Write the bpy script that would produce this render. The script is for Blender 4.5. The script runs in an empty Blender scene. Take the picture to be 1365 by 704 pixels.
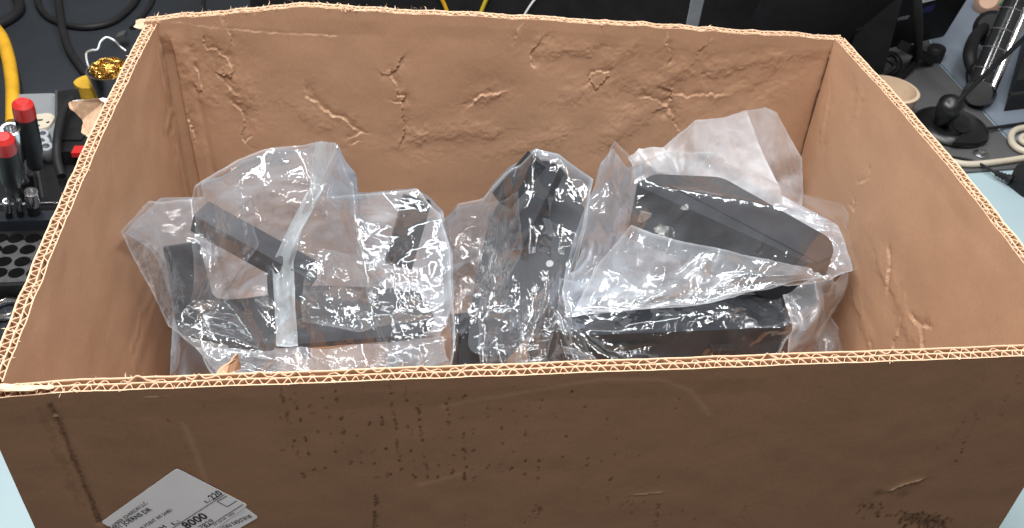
import bpy, bmesh, math, random
import numpy as np
from mathutils import Vector, Matrix, noise as mnoise

random.seed(7)
rng = np.random.default_rng(7)
scene = bpy.context.scene
COL = scene.collection

# ------------------------------------------------------------------ camera
# world: rim of the box at z = 0, desk at z = DESK, front panel near y = 0, metres
DESK = -0.300
F_PX, PITCH, YAW, ROLL = 1250.0, 0.678004578, 0.128615223, 0.062531438
CAM = np.array([-0.0821755812, -0.349638614, 0.356611107])
_cp, _sp = math.cos(PITCH), math.sin(PITCH)
FWD = np.array([math.sin(YAW) * _cp, math.cos(YAW) * _cp, -_sp])
_r = np.cross(FWD, [0, 0, 1]); _r /= np.linalg.norm(_r)
_u = np.cross(_r, FWD)
RIGHT = _r * math.cos(ROLL) + _u * math.sin(ROLL)
UP = -_r * math.sin(ROLL) + _u * math.cos(ROLL)

cam_d = bpy.data.cameras.new('camera')
cam_o = bpy.data.objects.new('camera', cam_d)
COL.objects.link(cam_o)
cam_d.sensor_width = 36.0
cam_d.lens = F_PX / 1365.0 * 36.0
cam_d.clip_start = 0.01
cam_d.clip_end = 100
cam_d.dof.use_dof = True
cam_d.dof.focus_distance = 0.60
cam_d.dof.aperture_fstop = 26.0
cam_o.matrix_world = Matrix(((RIGHT[0], UP[0], -FWD[0], CAM[0]),
                             (RIGHT[1], UP[1], -FWD[1], CAM[1]),
                             (RIGHT[2], UP[2], -FWD[2], CAM[2]),
                             (0, 0, 0, 1)))
scene.camera = cam_o

# ------------------------------------------------------------------ light
world = bpy.data.worlds.new('World')
scene.world = world
world.use_nodes = True
bg = world.node_tree.nodes['Background']
bg.inputs['Color'].default_value = (1.0, 0.93, 0.85, 1)
bg.inputs['Strength'].default_value = 0.19


def strip_light(name, loc, target, sx, sy, power, col=(1, 0.965, 0.92)):
    d = bpy.data.lights.new(name, 'AREA')
    d.shape = 'RECTANGLE'; d.size = sx; d.size_y = sy
    d.energy = power; d.color = col
    o = bpy.data.objects.new(name, d)
    COL.objects.link(o)
    o.location = loc
    v = Vector(target) - Vector(loc)
    o.rotation_euler = v.to_track_quat('-Z', 'Y').to_euler()
    return o


strip_light('ceiling_or_added_strip', (-0.25, 0.13, 1.10), (-0.1, 0.2, -0.2), 1.3, 0.055, 28, (1, .985, .965))
strip_light('ceiling_or_added_strip', (0.50, 0.16, 1.20), (0.1, 0.25, -0.2), 0.9, 0.05, 11, (1, .985, .965))
strip_light('ceiling_or_added_strip', (0.0, 1.15, 1.35), (0.0, 0.7, -0.3), 1.6, 0.12, 6.0, (0.90, 0.95, 1.0))
strip_light('ceiling_or_added_strip', (-0.75, -0.35, 1.30), (-0.2, 0.2, -0.2), 0.7, 0.022, 3.2, (1, .985, .965))  # added narrow strip, puts extra thin highlights on the film
strip_light('ceiling_or_added_strip', (0.70, 0.75, 1.20), (0.1, 0.25, -0.2), 0.6, 0.025, 3.2, (.95, .98, 1.0))  # another added strip, there for more highlights on the bags
strip_light('ceiling_or_added_strip', (-0.80, 0.65, 1.20), (-0.1, 0.25, -0.2), 0.6, 0.025, 3.2, (.95, .98, 1.0))  # added on the left side likewise, for film highlights

scene.view_settings.view_transform = 'Standard'
scene.view_settings.look = 'None'
scene.view_settings.exposure = 0.0
scene.view_settings.gamma = 1.0
scene.cycles.use_denoising = True
scene.cycles.max_bounces = 10
scene.cycles.transparent_max_bounces = 32
scene.cycles.transmission_bounces = 8
scene.cycles.caustics_reflective = False
scene.cycles.caustics_refractive = False
scene.cycles.sample_clamp_indirect = 4.0


# ------------------------------------------------------------------ helpers
def ray(px, py):
    return FWD + RIGHT * (px - 682.5) / F_PX - UP * (py - 352) / F_PX


def atY(px, py, Y):
    d = ray(px, py)
    return CAM + d * (Y - CAM[1]) / d[1]


def atX(px, py, X):
    d = ray(px, py)
    return CAM + d * (X - CAM[0]) / d[0]


def atZ(px, py, Z):
    d = ray(px, py)
    return CAM + d * (Z - CAM[2]) / d[2]


def onD(px, py, h=0.0):
    return atZ(px, py, DESK + h)


def tag(o, label=None, cat=None, group=None, kind=None):
    if label: o['label'] = label
    if cat: o['category'] = cat
    if group: o['group'] = group
    if kind: o['kind'] = kind
    return o


def thing(name, loc, label, cat, group=None):
    o = bpy.data.objects.new(name, None)
    o.empty_display_size = 0.02
    COL.objects.link(o)
    o.location = [float(c) for c in loc]
    return tag(o, label, cat, group)


def link_mesh(name, me, mat, parent=None, smooth=True):
    if isinstance(mat, (list, tuple)):
        for m in mat: me.materials.append(m)
    elif mat: me.materials.append(mat)
    if smooth:
        me.polygons.foreach_set('use_smooth', [True] * len(me.polygons))
    o = bpy.data.objects.new(name, me)
    COL.objects.link(o)
    if parent:
        o.parent = parent
        # geometry is written in world space; parents are unrotated and unscaled
        p = parent; off = Vector((0, 0, 0))
        while p:
            off += Vector(p.location); p = p.parent
        o.location = -off
    return o


def np_mesh(name, V, F, mat, parent=None, smooth=True, attrs=None, uv=None):
    V = np.asarray(V, np.float32).reshape(-1, 3)
    F = np.asarray(F, np.int32)
    me = bpy.data.meshes.new(name)
    k = F.shape[1]
    me.vertices.add(len(V)); me.vertices.foreach_set('co', V.ravel())
    me.loops.add(F.size); me.loops.foreach_set('vertex_index', F.ravel())
    me.polygons.add(len(F))
    me.polygons.foreach_set('loop_start', np.arange(0, F.size, k, dtype=np.int32))
    me.polygons.foreach_set('loop_total', np.full(len(F), k, np.int32))
    me.update(calc_edges=True)
    if attrs:
        for n, a in attrs.items():
            at = me.attributes.new(n, 'FLOAT', 'POINT')
            at.data.foreach_set('value', np.asarray(a, np.float32).ravel())
    if uv is not None:
        l = me.uv_layers.new(name='UVMap')
        l.data.foreach_set('uv', np.asarray(uv, np.float32)[F.ravel()].ravel())
    me.validate()
    return link_mesh(name, me, mat, parent, smooth)


def grid_faces(n, m, base=0, flip=False):
    i, j = np.meshgrid(np.arange(n - 1), np.arange(m - 1), indexing='ij')
    a = (i * m + j).ravel() + base
    F = np.stack([a, a + 1, a + m + 1, a + m], 1)
    return F[:, ::-1] if flip else F


def bm_obj(name, bm, mat, parent=None, smooth=True, bevel=0.0, seg=2, angle=40):
    if bevel > 0:
        es = [e for e in bm.edges if len(e.link_faces) == 2 and
              e.calc_face_angle(0) > math.radians(angle)]
        if es:
            bmesh.ops.bevel(bm, geom=es, offset=bevel, segments=seg, profile=0.5,
                            affect='EDGES', clamp_overlap=True)
    bmesh.ops.recalc_face_normals(bm, faces=bm.faces)
    me = bpy.data.meshes.new(name)
    bm.to_mesh(me); bm.free()
    o = link_mesh(name, me, mat, parent, False)
    if smooth:
        a = math.radians(38)
        bm2 = bmesh.new(); bm2.from_mesh(me)
        for f in bm2.faces: f.smooth = True
        for e in bm2.edges:
            if len(e.link_faces) == 2 and e.calc_face_angle(0) > a: e.smooth = False
        bm2.to_mesh(me); bm2.free()
    return o


def V3(p): return Vector([float(c) for c in p])


def frame_from(a, b, up=(0, 0, 1)):
    z = (V3(b) - V3(a)); L = z.length; z.normalize()
    x = V3(up).cross(z)
    if x.length < 1e-4: x = Vector((1, 0, 0)).cross(z)
    x.normalize(); y = z.cross(x)
    return x, y, z, L


def cyl(bm, a, b, r0, r1=None, seg=24, caps=True, up=(0, 0, 1)):
    r1 = r0 if r1 is None else r1
    return lathe(bm, a, b, [(0, r0), (1, r1)], seg, caps, up)


def lathe(bm, a, b, prof, seg=24, caps=True, up=(0, 0, 1)):
    x, y, z, L = frame_from(a, b, up)
    rings = []
    for t, r in prof:
        c = V3(a) + z * (t * L)
        rings.append([bm.verts.new(c + (x * math.cos(2 * math.pi * k / seg) + y * math.sin(2 * math.pi * k / seg)) * r) for k in range(seg)])
    for A, B in zip(rings, rings[1:]):
        for k in range(seg):
            bm.faces.new((A[k], A[(k + 1) % seg], B[(k + 1) % seg], B[k]))
    if caps:
        bm.faces.new(rings[0][::-1]); bm.faces.new(rings[-1])
    return bm


def obox(bm, c, ax, ay, az):
    """box from centre and three half vectors"""
    c, ax, ay, az = map(V3, (c, ax, ay, az))
    v = {}
    for i in (-1, 1):
        for j in (-1, 1):
            for k in (-1, 1):
                v[i, j, k] = bm.verts.new(c + ax * i + ay * j + az * k)
    for q in (((-1, -1, -1), (-1, 1, -1), (1, 1, -1), (1, -1, -1)), ((-1, -1, 1), (1, -1, 1), (1, 1, 1), (-1, 1, 1)),
              ((-1, -1, -1), (1, -1, -1), (1, -1, 1), (-1, -1, 1)), ((-1, 1, -1), (-1, 1, 1), (1, 1, 1), (1, 1, -1)),
              ((-1, -1, -1), (-1, -1, 1), (-1, 1, 1), (-1, 1, -1)), ((1, -1, -1), (1, 1, -1), (1, 1, 1), (1, -1, 1))):
        bm.faces.new([v[p] for p in q])
    return bm


def bar(bm, a, b, w, h, up=(0, 0, 1)):
    x, y, z, L = frame_from(a, b, up)
    return obox(bm, (V3(a) + V3(b)) / 2, x * w / 2, y * h / 2, z * L / 2)


def prism(bm, pts, d):
    """polygon pts extruded by vector d"""
    A = [bm.verts.new(V3(p)) for p in pts]
    B = [bm.verts.new(V3(p) + V3(d)) for p in pts]
    bm.faces.new(A); bm.faces.new(B[::-1])
    n = len(A)
    for k in range(n):
        bm.faces.new((A[k], B[k], B[(k + 1) % n], A[(k + 1) % n]))
    return bm


def round_poly(pts, r, n=5):
    """round the corners of a closed polygon in 3D"""
    P = [V3(p) for p in pts]; out = []
    for i, p in enumerate(P):
        a, b = P[i - 1] - p, P[(i + 1) % len(P)] - p
        rr = min(r, a.length * .45, b.length * .45)
        s, e = p + a.normalized() * rr, p + b.normalized() * rr
        for k in range(n + 1):
            t = k / n
            out.append(s * (1 - t) ** 2 + p * 2 * t * (1 - t) + e * t * t)
    return out


def spline(pts, n=12):
    P = [np.asarray(p, float) for p in pts]
    P = [2 * P[0] - P[1]] + P + [2 * P[-1] - P[-2]]
    out = []
    for i in range(1, len(P) - 2):
        p0, p1, p2, p3 = P[i - 1:i + 3]
        for k in range(n):
            t = k / n
            out.append(.5 * (2 * p1 + (p2 - p0) * t + (2 * p0 - 5 * p1 + 4 * p2 - p3) * t * t + (3 * p1 - p0 - 3 * p2 + p3) * t ** 3))
    out.append(P[-2])
    return np.array(out)


def tube(bm, path, r, seg=10, radii=None):
    path = [V3(p) for p in path]
    n = len(path)
    t0 = (path[1] - path[0]).normalized()
    x = t0.orthogonal().normalized()
    rings = []
    for i, p in enumerate(path):
        t = (path[min(i + 1, n - 1)] - path[max(i - 1, 0)]).normalized()
        x = (x - t * x.dot(t)).normalized(); y = t.cross(x)
        rr = radii[i] if radii is not None else r
        rings.append([bm.verts.new(p + (x * math.cos(2 * math.pi * k / seg) + y * math.sin(2 * math.pi * k / seg)) * rr) for k in range(seg)])
    for A, B in zip(rings, rings[1:]):
        for k in range(seg):
            bm.faces.new((A[k], A[(k + 1) % seg], B[(k + 1) % seg], B[k]))
    bm.faces.new(rings[0][::-1]); bm.faces.new(rings[-1])
    return bm


# ------------------------------------------------------------------ materials
def mat_new(name):
    m = bpy.data.materials.new(name); m.use_nodes = True
    nt = m.node_tree
    return m, nt, nt.nodes, nt.links, nt.nodes['Principled BSDF']


def N(nt, typ, **kw):
    n = nt.nodes.new(typ)
    for k, v in kw.items():
        if k in n.inputs: n.inputs[k].default_value = v
        else: setattr(n, k, v)
    return n


def simple(name, col, rough=0.5, metal=0.0, var=0.12, scale=40, bump=0.0, bscale=400, spec=0.5, coat=0.0):
    m, nt, ns, ln, b = mat_new(name)
    tc = N(nt, 'ShaderNodeTexCoord')
    nz = N(nt, 'ShaderNodeTexNoise', Scale=scale, Detail=5.0, Roughness=0.6)
    ln.new(tc.outputs['Object'], nz.inputs['Vector'])
    mr = N(nt, 'ShaderNodeMapRange')
    mr.inputs[1].default_value = 0.3; mr.inputs[2].default_value = 0.7
    mr.inputs[3].default_value = 1 - var; mr.inputs[4].default_value = 1 + var
    ln.new(nz.outputs['Fac'], mr.inputs[0])
    mx = N(nt, 'ShaderNodeVectorMath', operation='SCALE')
    mx.inputs[0].default_value = col[:3]
    ln.new(mr.outputs[0], mx.inputs['Scale'])
    ln.new(mx.outputs[0], b.inputs['Base Color'])
    b.inputs['Metallic'].default_value = metal
    b.inputs['Specular IOR Level'].default_value = spec
    b.inputs['Coat Weight'].default_value = coat
    r2 = N(nt, 'ShaderNodeMapRange')
    r2.inputs[3].default_value = max(0.02, rough - .08); r2.inputs[4].default_value = rough + .08
    ln.new(nz.outputs['Fac'], r2.inputs[0]); ln.new(r2.outputs[0], b.inputs['Roughness'])
    if bump:
        n2 = N(nt, 'ShaderNodeTexNoise', Scale=bscale, Detail=3.0)
        ln.new(tc.outputs['Object'], n2.inputs['Vector'])
        bp = N(nt, 'ShaderNodeBump', Strength=bump, Distance=0.001)
        ln.new(n2.outputs['Fac'], bp.inputs['Height']); ln.new(bp.outputs[0], b.inputs['Normal'])
    return m


def kraft_material(name, col, stain=False, ridge_axis=0):
    """kraft paper: fibre mottling, faint flute washboard, torn fibre and stain from point attributes"""
    m, nt, ns, ln, b = mat_new(name)
    tc = N(nt, 'ShaderNodeTexCoord')
    mp = N(nt, 'ShaderNodeMapping'); ln.new(tc.outputs['Object'], mp.inputs[0])
    mp.inputs['Scale'].default_value = (1, 1, 0.35)
    n1 = N(nt, 'ShaderNodeTexNoise', Scale=14.0, Detail=6.0, Roughness=0.6)
    n2 = N(nt, 'ShaderNodeTexNoise', Scale=900.0, Detail=3.0)
    ln.new(mp.outputs[0], n1.inputs[0]); ln.new(mp.outputs[0], n2.inputs[0])
    add = N(nt, 'ShaderNodeMath', operation='MULTIPLY_ADD')
    ln.new(n1.outputs['Fac'], add.inputs[0]); add.inputs[1].default_value = 0.30; add.inputs[2].default_value = 0.73
    ad2 = N(nt, 'ShaderNodeMath', operation='MULTIPLY_ADD')
    ln.new(n2.outputs['Fac'], ad2.inputs[0]); ad2.inputs[1].default_value = 0.24
    ln.new(add.outputs[0], ad2.inputs[2])
    sc = N(nt, 'ShaderNodeVectorMath', operation='SCALE'); sc.inputs[0].default_value = col
    ln.new(ad2.outputs[0], sc.inputs['Scale'])
    at = N(nt, 'ShaderNodeAttribute', attribute_name='tear')
    mx = N(nt, 'ShaderNodeMix', data_type='RGBA')
    ln.new(at.outputs['Fac'], mx.inputs['Factor'])
    ln.new(sc.outputs[0], mx.inputs['A']); mx.inputs['B'].default_value = (0.72, 0.50, 0.34, 1)
    a2 = N(nt, 'ShaderNodeAttribute', attribute_name='stain')
    mx2 = N(nt, 'ShaderNodeMix', data_type='RGBA')
    ln.new(a2.outputs['Fac'], mx2.inputs['Factor'])
    ln.new(mx.outputs['Result'], mx2.inputs['A']); mx2.inputs['B'].default_value = (0.060, 0.026, 0.013, 1)
    ln.new(mx2.outputs['Result'], b.inputs['Base Color'])
    b.inputs['Roughness'].default_value = 0.62
    b.inputs['Specular IOR Level'].default_value = 0.25
    wv = N(nt, 'ShaderNodeTexWave', Scale=20.0, Distortion=0.6)
    wv.bands_direction = 'X' if ridge_axis == 0 else 'Y'
    ln.new(tc.outputs['Object'], wv.inputs['Vector'])
    h = N(nt, 'ShaderNodeMath', operation='MULTIPLY_ADD')
    ln.new(wv.outputs['Fac'], h.inputs[0]); h.inputs[1].default_value = 0.06
    hs = N(nt, 'ShaderNodeMath', operation='MULTIPLY_ADD')
    ln.new(n2.outputs['Fac'], hs.inputs[0]); hs.inputs[1].default_value = 0.10
    n3 = N(nt, 'ShaderNodeTexNoise', Scale=60.0, Detail=4.0)
    ln.new(tc.outputs['Object'], n3.inputs[0]); ln.new(n3.outputs['Fac'], hs.inputs[2])
    ln.new(hs.outputs[0], h.inputs[2])
    bp = N(nt, 'ShaderNodeBump', Strength=0.35, Distance=0.0012)
    ln.new(h.outputs[0], bp.inputs['Height']); ln.new(bp.outputs[0], b.inputs['Normal'])
    return m


def film_material(name, milk=0.2, col=(0.81, 0.88, 0.96), rough=0.10, bump=1.0, scale=26.0, tint=(0.97, 0.975, 0.98)):
    """thin clear plastic film: mostly see-through, a little milky scatter, glossy, crumpled"""
    m = bpy.data.materials.new(name); m.use_nodes = True
    nt = m.node_tree; ln = nt.links
    for n in list(nt.nodes): nt.nodes.remove(n)
    out = N(nt, 'ShaderNodeOutputMaterial')
    uv = N(nt, 'ShaderNodeUVMap', uv_map='UVMap')
    # crumple: ridged creases at two scales plus soft waves
    nz = N(nt, 'ShaderNodeTexNoise', Scale=scale, Detail=4.0, Roughness=0.55, Distortion=0.8)
    ln.new(uv.outputs[0], nz.inputs['Vector'])
    rd = N(nt, 'ShaderNodeTexNoise', noise_type='RIDGED_MULTIFRACTAL')
    rd.inputs['Scale'].default_value = scale * 0.9; rd.inputs['Detail'].default_value = 3.0
    rd.inputs['Roughness'].default_value = 0.45
    ln.new(uv.outputs[0], rd.inputs['Vector'])
    vo = N(nt, 'ShaderNodeTexVoronoi', feature='DISTANCE_TO_EDGE')
    vo.inputs['Scale'].default_value = scale * 1.25
    dv = N(nt, 'ShaderNodeVectorMath', operation='MULTIPLY_ADD')
    ln.new(nz.outputs['Color'], dv.inputs[0]); dv.inputs[1].default_value = (0.03, 0.03, 0)
    ln.new(uv.outputs[0], dv.inputs[2])
    ln.new(dv.outputs[0], vo.inputs['Vector'])
    h1 = N(nt, 'ShaderNodeMath', operation='MULTIPLY_ADD')
    ln.new(rd.outputs['Fac'], h1.inputs[0]); h1.inputs[1].default_value = 0.55
    ln.new(nz.outputs['Fac'], h1.inputs[2])
    h2 = N(nt, 'ShaderNodeMath', operation='MULTIPLY_ADD')
    ln.new(vo.outputs['Distance'], h2.inputs[0]); h2.inputs[1].default_value = 0.9
    ln.new(h1.outputs[0], h2.inputs[2])
    # some regions of the film are stretched smooth, others crumpled
    rg = N(nt, 'ShaderNodeTexNoise', Scale=9.0, Detail=2.0); ln.new(uv.outputs[0], rg.inputs['Vector'])
    rm = N(nt, 'ShaderNodeMapRange')
    rm.inputs[1].default_value = 0.42; rm.inputs[2].default_value = 0.68
    rm.inputs[3].default_value = 0.42 * bump; rm.inputs[4].default_value = bump
    ln.new(rg.outputs['Fac'], rm.inputs[0])
    bp = N(nt, 'ShaderNodeBump', Distance=0.0020)
    ln.new(rm.outputs[0], bp.inputs['Strength']); ln.new(h2.outputs[0], bp.inputs['Height'])
    tr = N(nt, 'ShaderNodeBsdfTransparent'); tr.inputs['Color'].default_value = (*tint, 1)
    df = N(nt, 'ShaderNodeBsdfDiffuse'); df.inputs['Color'].default_value = (*col, 1)
    tl = N(nt, 'ShaderNodeBsdfTranslucent'); tl.inputs['Color'].default_value = (*col, 1)
    m1 = N(nt, 'ShaderNodeMixShader'); m1.inputs[0].default_value = 0.45
    ln.new(df.outputs[0], m1.inputs[1]); ln.new(tl.outputs[0], m1.inputs[2])
    mk = N(nt, 'ShaderNodeMapRange')
    mk.inputs[1].default_value = 0.3; mk.inputs[2].default_value = 0.7
    mk.inputs[3].default_value = milk * 0.7; mk.inputs[4].default_value = milk * 1.3
    ln.new(nz.outputs['Fac'], mk.inputs[0])
    ea = N(nt, 'ShaderNodeAttribute', attribute_name='hem')
    em = N(nt, 'ShaderNodeMath', operation='MULTIPLY_ADD'); em.use_clamp = True
    ln.new(ea.outputs['Fac'], em.inputs[0]); em.inputs[1].default_value = 0.40
    ln.new(mk.outputs[0], em.inputs[2])
    m2 = N(nt, 'ShaderNodeMixShader')
    ln.new(em.outputs[0], m2.inputs[0]); ln.new(tr.outputs[0], m2.inputs[1]); ln.new(m1.outputs[0], m2.inputs[2])
    gl = N(nt, 'ShaderNodeBsdfGlossy'); gl.inputs['Roughness'].default_value = rough
    gl.inputs['Color'].default_value = (1, 1, 1, 1)
    ln.new(bp.outputs[0], gl.inputs['Normal'])
    ln.new(bp.outputs[0], df.inputs['Normal'])
    lw = N(nt, 'ShaderNodeLayerWeight'); lw.inputs['Blend'].default_value = 0.36
    ln.new(bp.outputs[0], lw.inputs['Normal'])
    cl = N(nt, 'ShaderNodeMapRange')
    cl.inputs[1].default_value = 0.0; cl.inputs[2].default_value = 1.0
    cl.inputs[3].default_value = 0.025; cl.inputs[4].default_value = 0.28
    ln.new(lw.outputs['Fresnel'], cl.inputs[0])
    m3 = N(nt, 'ShaderNodeMixShader')
    ln.new(cl.outputs[0], m3.inputs[0]); ln.new(m2.outputs[0], m3.inputs[1]); ln.new(gl.outputs[0], m3.inputs[2])
    ln.new(m3.outputs[0], out.inputs['Surface'])
    return m


KRAFT = (0.455, 0.272, 0.170)
M_IN_X = kraft_material('kraft_liner_x', KRAFT, ridge_axis=0)
M_IN_Y = kraft_material('kraft_liner_y', KRAFT, ridge_axis=1)
M_OUT = kraft_material('kraft_outer_liner', (0.290, 0.168, 0.102), ridge_axis=0)
M_RIM = simple('cut_kraft_edge', (0.70, 0.50, 0.345), 0.8, var=0.2, scale=250, spec=0.15)
M_FLUTE = simple('kraft_flute', (0.56, 0.375, 0.25), 0.8, var=0.2, scale=250, spec=0.15)
M_BLACK = simple('black_plastic', (0.011, 0.011, 0.0125), 0.5, var=0.25, bump=0.15, spec=0.28)
M_BLACKG = simple('glossy_black_plastic', (0.010, 0.010, 0.011), 0.34, var=0.2)
M_RUBBER = simple('black_rubber', (0.013, 0.013, 0.015), 0.55, var=0.2, spec=0.3)
M_CHAR = simple('charcoal_powder_coat', (0.016, 0.020, 0.027), 0.5, var=0.2, bump=0.25, bscale=900, spec=0.3)
M_CHROME = simple('chrome', (0.75, 0.76, 0.78), 0.16, 1.0, var=0.06)
M_STEEL = simple('brushed_steel', (0.55, 0.56, 0.58), 0.28, 1.0, var=0.1)
M_RED = simple('red_plastic', (0.50, 0.022, 0.020), 0.38, var=0.1)
M_YELLOW = simple('yellow_cable', (0.62, 0.33, 0.015), 0.5, var=0.15)
M_BEIGE = simple('beige_plastic', (0.56, 0.50, 0.40), 0.5, var=0.08)
M_WHITE = simple('white_plastic', (0.72, 0.72, 0.72), 0.5, var=0.05)
M_PAPER = simple('label_paper', (0.88, 0.90, 0.95), 0.55, var=0.03, spec=0.3)
M_INK = simple('black_ink', (0.02, 0.02, 0.025), 0.7, var=0.1)
M_TAN = simple('tan_paper_tape', (0.60, 0.46, 0.33), 0.7, var=0.08)
M_BRASS = simple('brass_wool', (0.62, 0.38, 0.10), 0.28, 1.0, var=0.3, scale=300)
M_GREEN = simple('green_plastic', (0.03, 0.25, 0.12), 0.5)
M_PEACH = simple('peach_plastic', (0.65, 0.40, 0.27), 0.5)
M_GREY = simple('grey_plastic', (0.30, 0.31, 0.33), 0.45, var=0.1)
M_SILVER = simple('silver_paint', (0.32, 0.34, 0.36), 0.4, 0.3, var=0.08)


# ------------------------------------------------------------------ setting: desk and mats
def surface_material(name, col, rough, scratch, mottle=0.15):
    m, nt, ns, ln, b = mat_new(name)
    tc = N(nt, 'ShaderNodeTexCoord')
    n1 = N(nt, 'ShaderNodeTexNoise', Scale=5.0, Detail=8.0, Roughness=0.65)
    ln.new(tc.outputs['Object'], n1.inputs[0])
    mp = N(nt, 'ShaderNodeMapping'); mp.inputs['Scale'].default_value = (6, 60, 1); mp.inputs['Rotation'].default_value = (0, 0, 0.5)
    ln.new(tc.outputs['Object'], mp.inputs[0])
    n2 = N(nt, 'ShaderNodeTexNoise', Scale=2.0, Detail=4.0, Roughness=0.7); ln.new(mp.outputs[0], n2.inputs[0])
    r1 = N(nt, 'ShaderNodeMapRange'); r1.inputs[1].default_value = .3; r1.inputs[2].default_value = .7
    r1.inputs[3].default_value = 1 - mottle; r1.inputs[4].default_value = 1 + mottle
    ln.new(n1.outputs['Fac'], r1.inputs[0])
    s = N(nt, 'ShaderNodeVectorMath', operation='SCALE'); s.inputs[0].default_value = col
    ln.new(r1.outputs[0], s.inputs['Scale'])
    r2 = N(nt, 'ShaderNodeMapRange'); r2.inputs[1].default_value = .66; r2.inputs[2].default_value = .80
    r2.inputs[3].default_value = 0; r2.inputs[4].default_value = scratch
    ln.new(n2.outputs['Fac'], r2.inputs[0])
    mx = N(nt, 'ShaderNodeMix', data_type='RGBA')
    ln.new(r2.outputs[0], mx.inputs['Factor']); ln.new(s.outputs[0], mx.inputs['A'])
    mx.inputs['B'].default_value = (min(1, col[0] * 2.2 + .03), min(1, col[1] * 2.2 + .03), min(1, col[2] * 2.2 + .03), 1)
    ln.new(mx.outputs['Result'], b.inputs['Base Color'])
    b.inputs['Specular IOR Level'].default_value = 0.3
    r3 = N(nt, 'ShaderNodeMapRange'); r3.inputs[3].default_value = rough - .1; r3.inputs[4].default_value = rough + .1
    ln.new(n1.outputs['Fac'], r3.inputs[0]); ln.new(r3.outputs[0], b.inputs['Roughness'])
    n3 = N(nt, 'ShaderNodeTexNoise', Scale=500.0, Detail=2.0); ln.new(tc.outputs['Object'], n3.inputs[0])
    bp = N(nt, 'ShaderNodeBump', Strength=0.12, Distance=0.001)
    ln.new(n3.outputs['Fac'], bp.inputs['Height']); ln.new(bp.outputs[0], b.inputs['Normal'])
    return m


M_DESK = surface_material('pale_blue_laminate', (0.36, 0.47, 0.51), 0.42, 0.15, 0.05)
M_MAT = surface_material('slate_rubber_mat', (0.022, 0.026, 0.032), 0.66, 0.35, 0.22)
M_MAT2 = surface_material('grey_rubber_mat', (0.095, 0.095, 0.10), 0.50, 0.3, 0.15)

bm = bmesh.new()
obox(bm, (0, 1.335, DESK - .02), (2.2, 0, 0), (0, 1.36, 0), (0, 0, .02))
desk = bm_obj('desk', bm, M_DESK, smooth=False)
tag(desk, 'pale blue laminate workbench top under the box', 'desk', kind='structure')


def flat_mat(name, poly, h, mat, label, cat):
    bm = bmesh.new()
    pts = [Vector((p[0], p[1], DESK + h)) for p in poly]
    prism(bm, pts, (0, 0, -(h - 0.0006)))
    return tag(bm_obj(name, bm, mat, bevel=0.0007), label, cat)


q = lambda x, y: onD(x, y)[:2]
flat_mat('work_mat', [(-1.6, 2.2), (-1.6, q(0, 372)[1] + .10), q(88, 205), (-.36, .62), (.40, .60), (.40, 2.2)], 0.0035, M_MAT,
         'dark slate rubber work mat behind the torn corner of the box', 'mat')
flat_mat('bench_mat', [(.405, .52), q(1283, 232), q(1420, 222), q(1420, 196), q(1345, 192), q(1249, 86), (.86, 1.35), (.405, 1.5)], 0.0032, M_MAT2,
         'grey rubber bench mat under the round black microphone base', 'mat')

M_MAT3 = surface_material('blue_grey_mat', (0.21, 0.25, 0.31), 0.45, 0.2, 0.10)
flat_mat('blue_mat', [q(1253, 86), q(1349, 191), q(1425, 195), (1.9, .9), (1.9, 2.3), (.87, 2.3), (.87, 1.36)], 0.0030, M_MAT3,
         'blue-grey mat under the headphones and the slanted tube pole', 'mat')

# ------------------------------------------------------------------ cardboard box
T = 0.0092                      # double wall board
BOT = DESK + 0.001
LIN = 0.0007                    # liner paper
FL, FR = np.array([-.2985, -.001]), np.array([.301, .003])
BL, BR = np.array([-.3035, .421]), np.array([.2985, .407])
box = thing('cardboard_box', (0, .2, BOT), 'large open brown double-wall cardboard box with torn rim, holding bagged parts', 'box')


def fbm1(x, seed, f0=20, oct=4):
    x = np.asarray(x, float); o = np.zeros_like(x); a = 1.0
    for k in range(oct):
        r = np.random.default_rng(seed * 13 + k)
        tb = r.uniform(-1, 1, 4096)
        t = x * f0 * 2 ** k + 500; i = np.floor(t).astype(int); fr = t - i; fr = fr * fr * (3 - 2 * fr)
        o += a * (tb[i % 4096] * (1 - fr) + tb[(i + 1) % 4096] * fr); a *= .55
    return o


def vnoise2(x, y, seed, f=20):
    r = np.random.default_rng(seed); tb = r.uniform(-1, 1, (256, 256))
    X, Y = np.asarray(x) * f + 300, np.asarray(y) * f + 300
    i, j = np.floor(X).astype(int), np.floor(Y).astype(int)
    a, b = X - i, Y - j; a = a * a * (3 - 2 * a); b = b * b * (3 - 2 * b)
    g = lambda p, q: tb[p % 256, q % 256]
    return (g(i, j) * (1 - a) + g(i + 1, j) * a) * (1 - b) + (g(i, j + 1) * (1 - a) + g(i + 1, j + 1) * a) * b


class Panel:
    """one wall: runs A->B in plan at mid thickness; inward normal n; rim height and bow as functions of u"""
    def __init__(s, A, B, n, ztop, bow, seed, rag):
        s.A, s.B = np.asarray(A, float), np.asarray(B, float)
        s.L = np.linalg.norm(s.B - s.A); s.n = np.asarray(n, float)
        s.zt, s.bow, s.seed, s.rag = ztop, bow, seed, rag

    def top(s, u): return s.zt(u) + s.rag * fbm1(u * s.L, s.seed, 60)

    def pos(s, u, w, off, dz=0.0, rag=True):
        """u along, w 0 rim .. 1 bottom, off inward offset from mid thickness"""
        u, w, off = np.broadcast_arrays(np.asarray(u, float), np.asarray(w, float), np.asarray(off, float))
        zt = s.top(u) if rag else s.zt(u)
        z = (zt + dz) * (1 - w) + BOT * w
        bw = s.bow(u) * (1 - w) ** 1.3 - off
        P = s.A + (s.B - s.A) * u[..., None] - s.n * bw[..., None]
        return np.concatenate([P, z[..., None]], -1)


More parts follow.
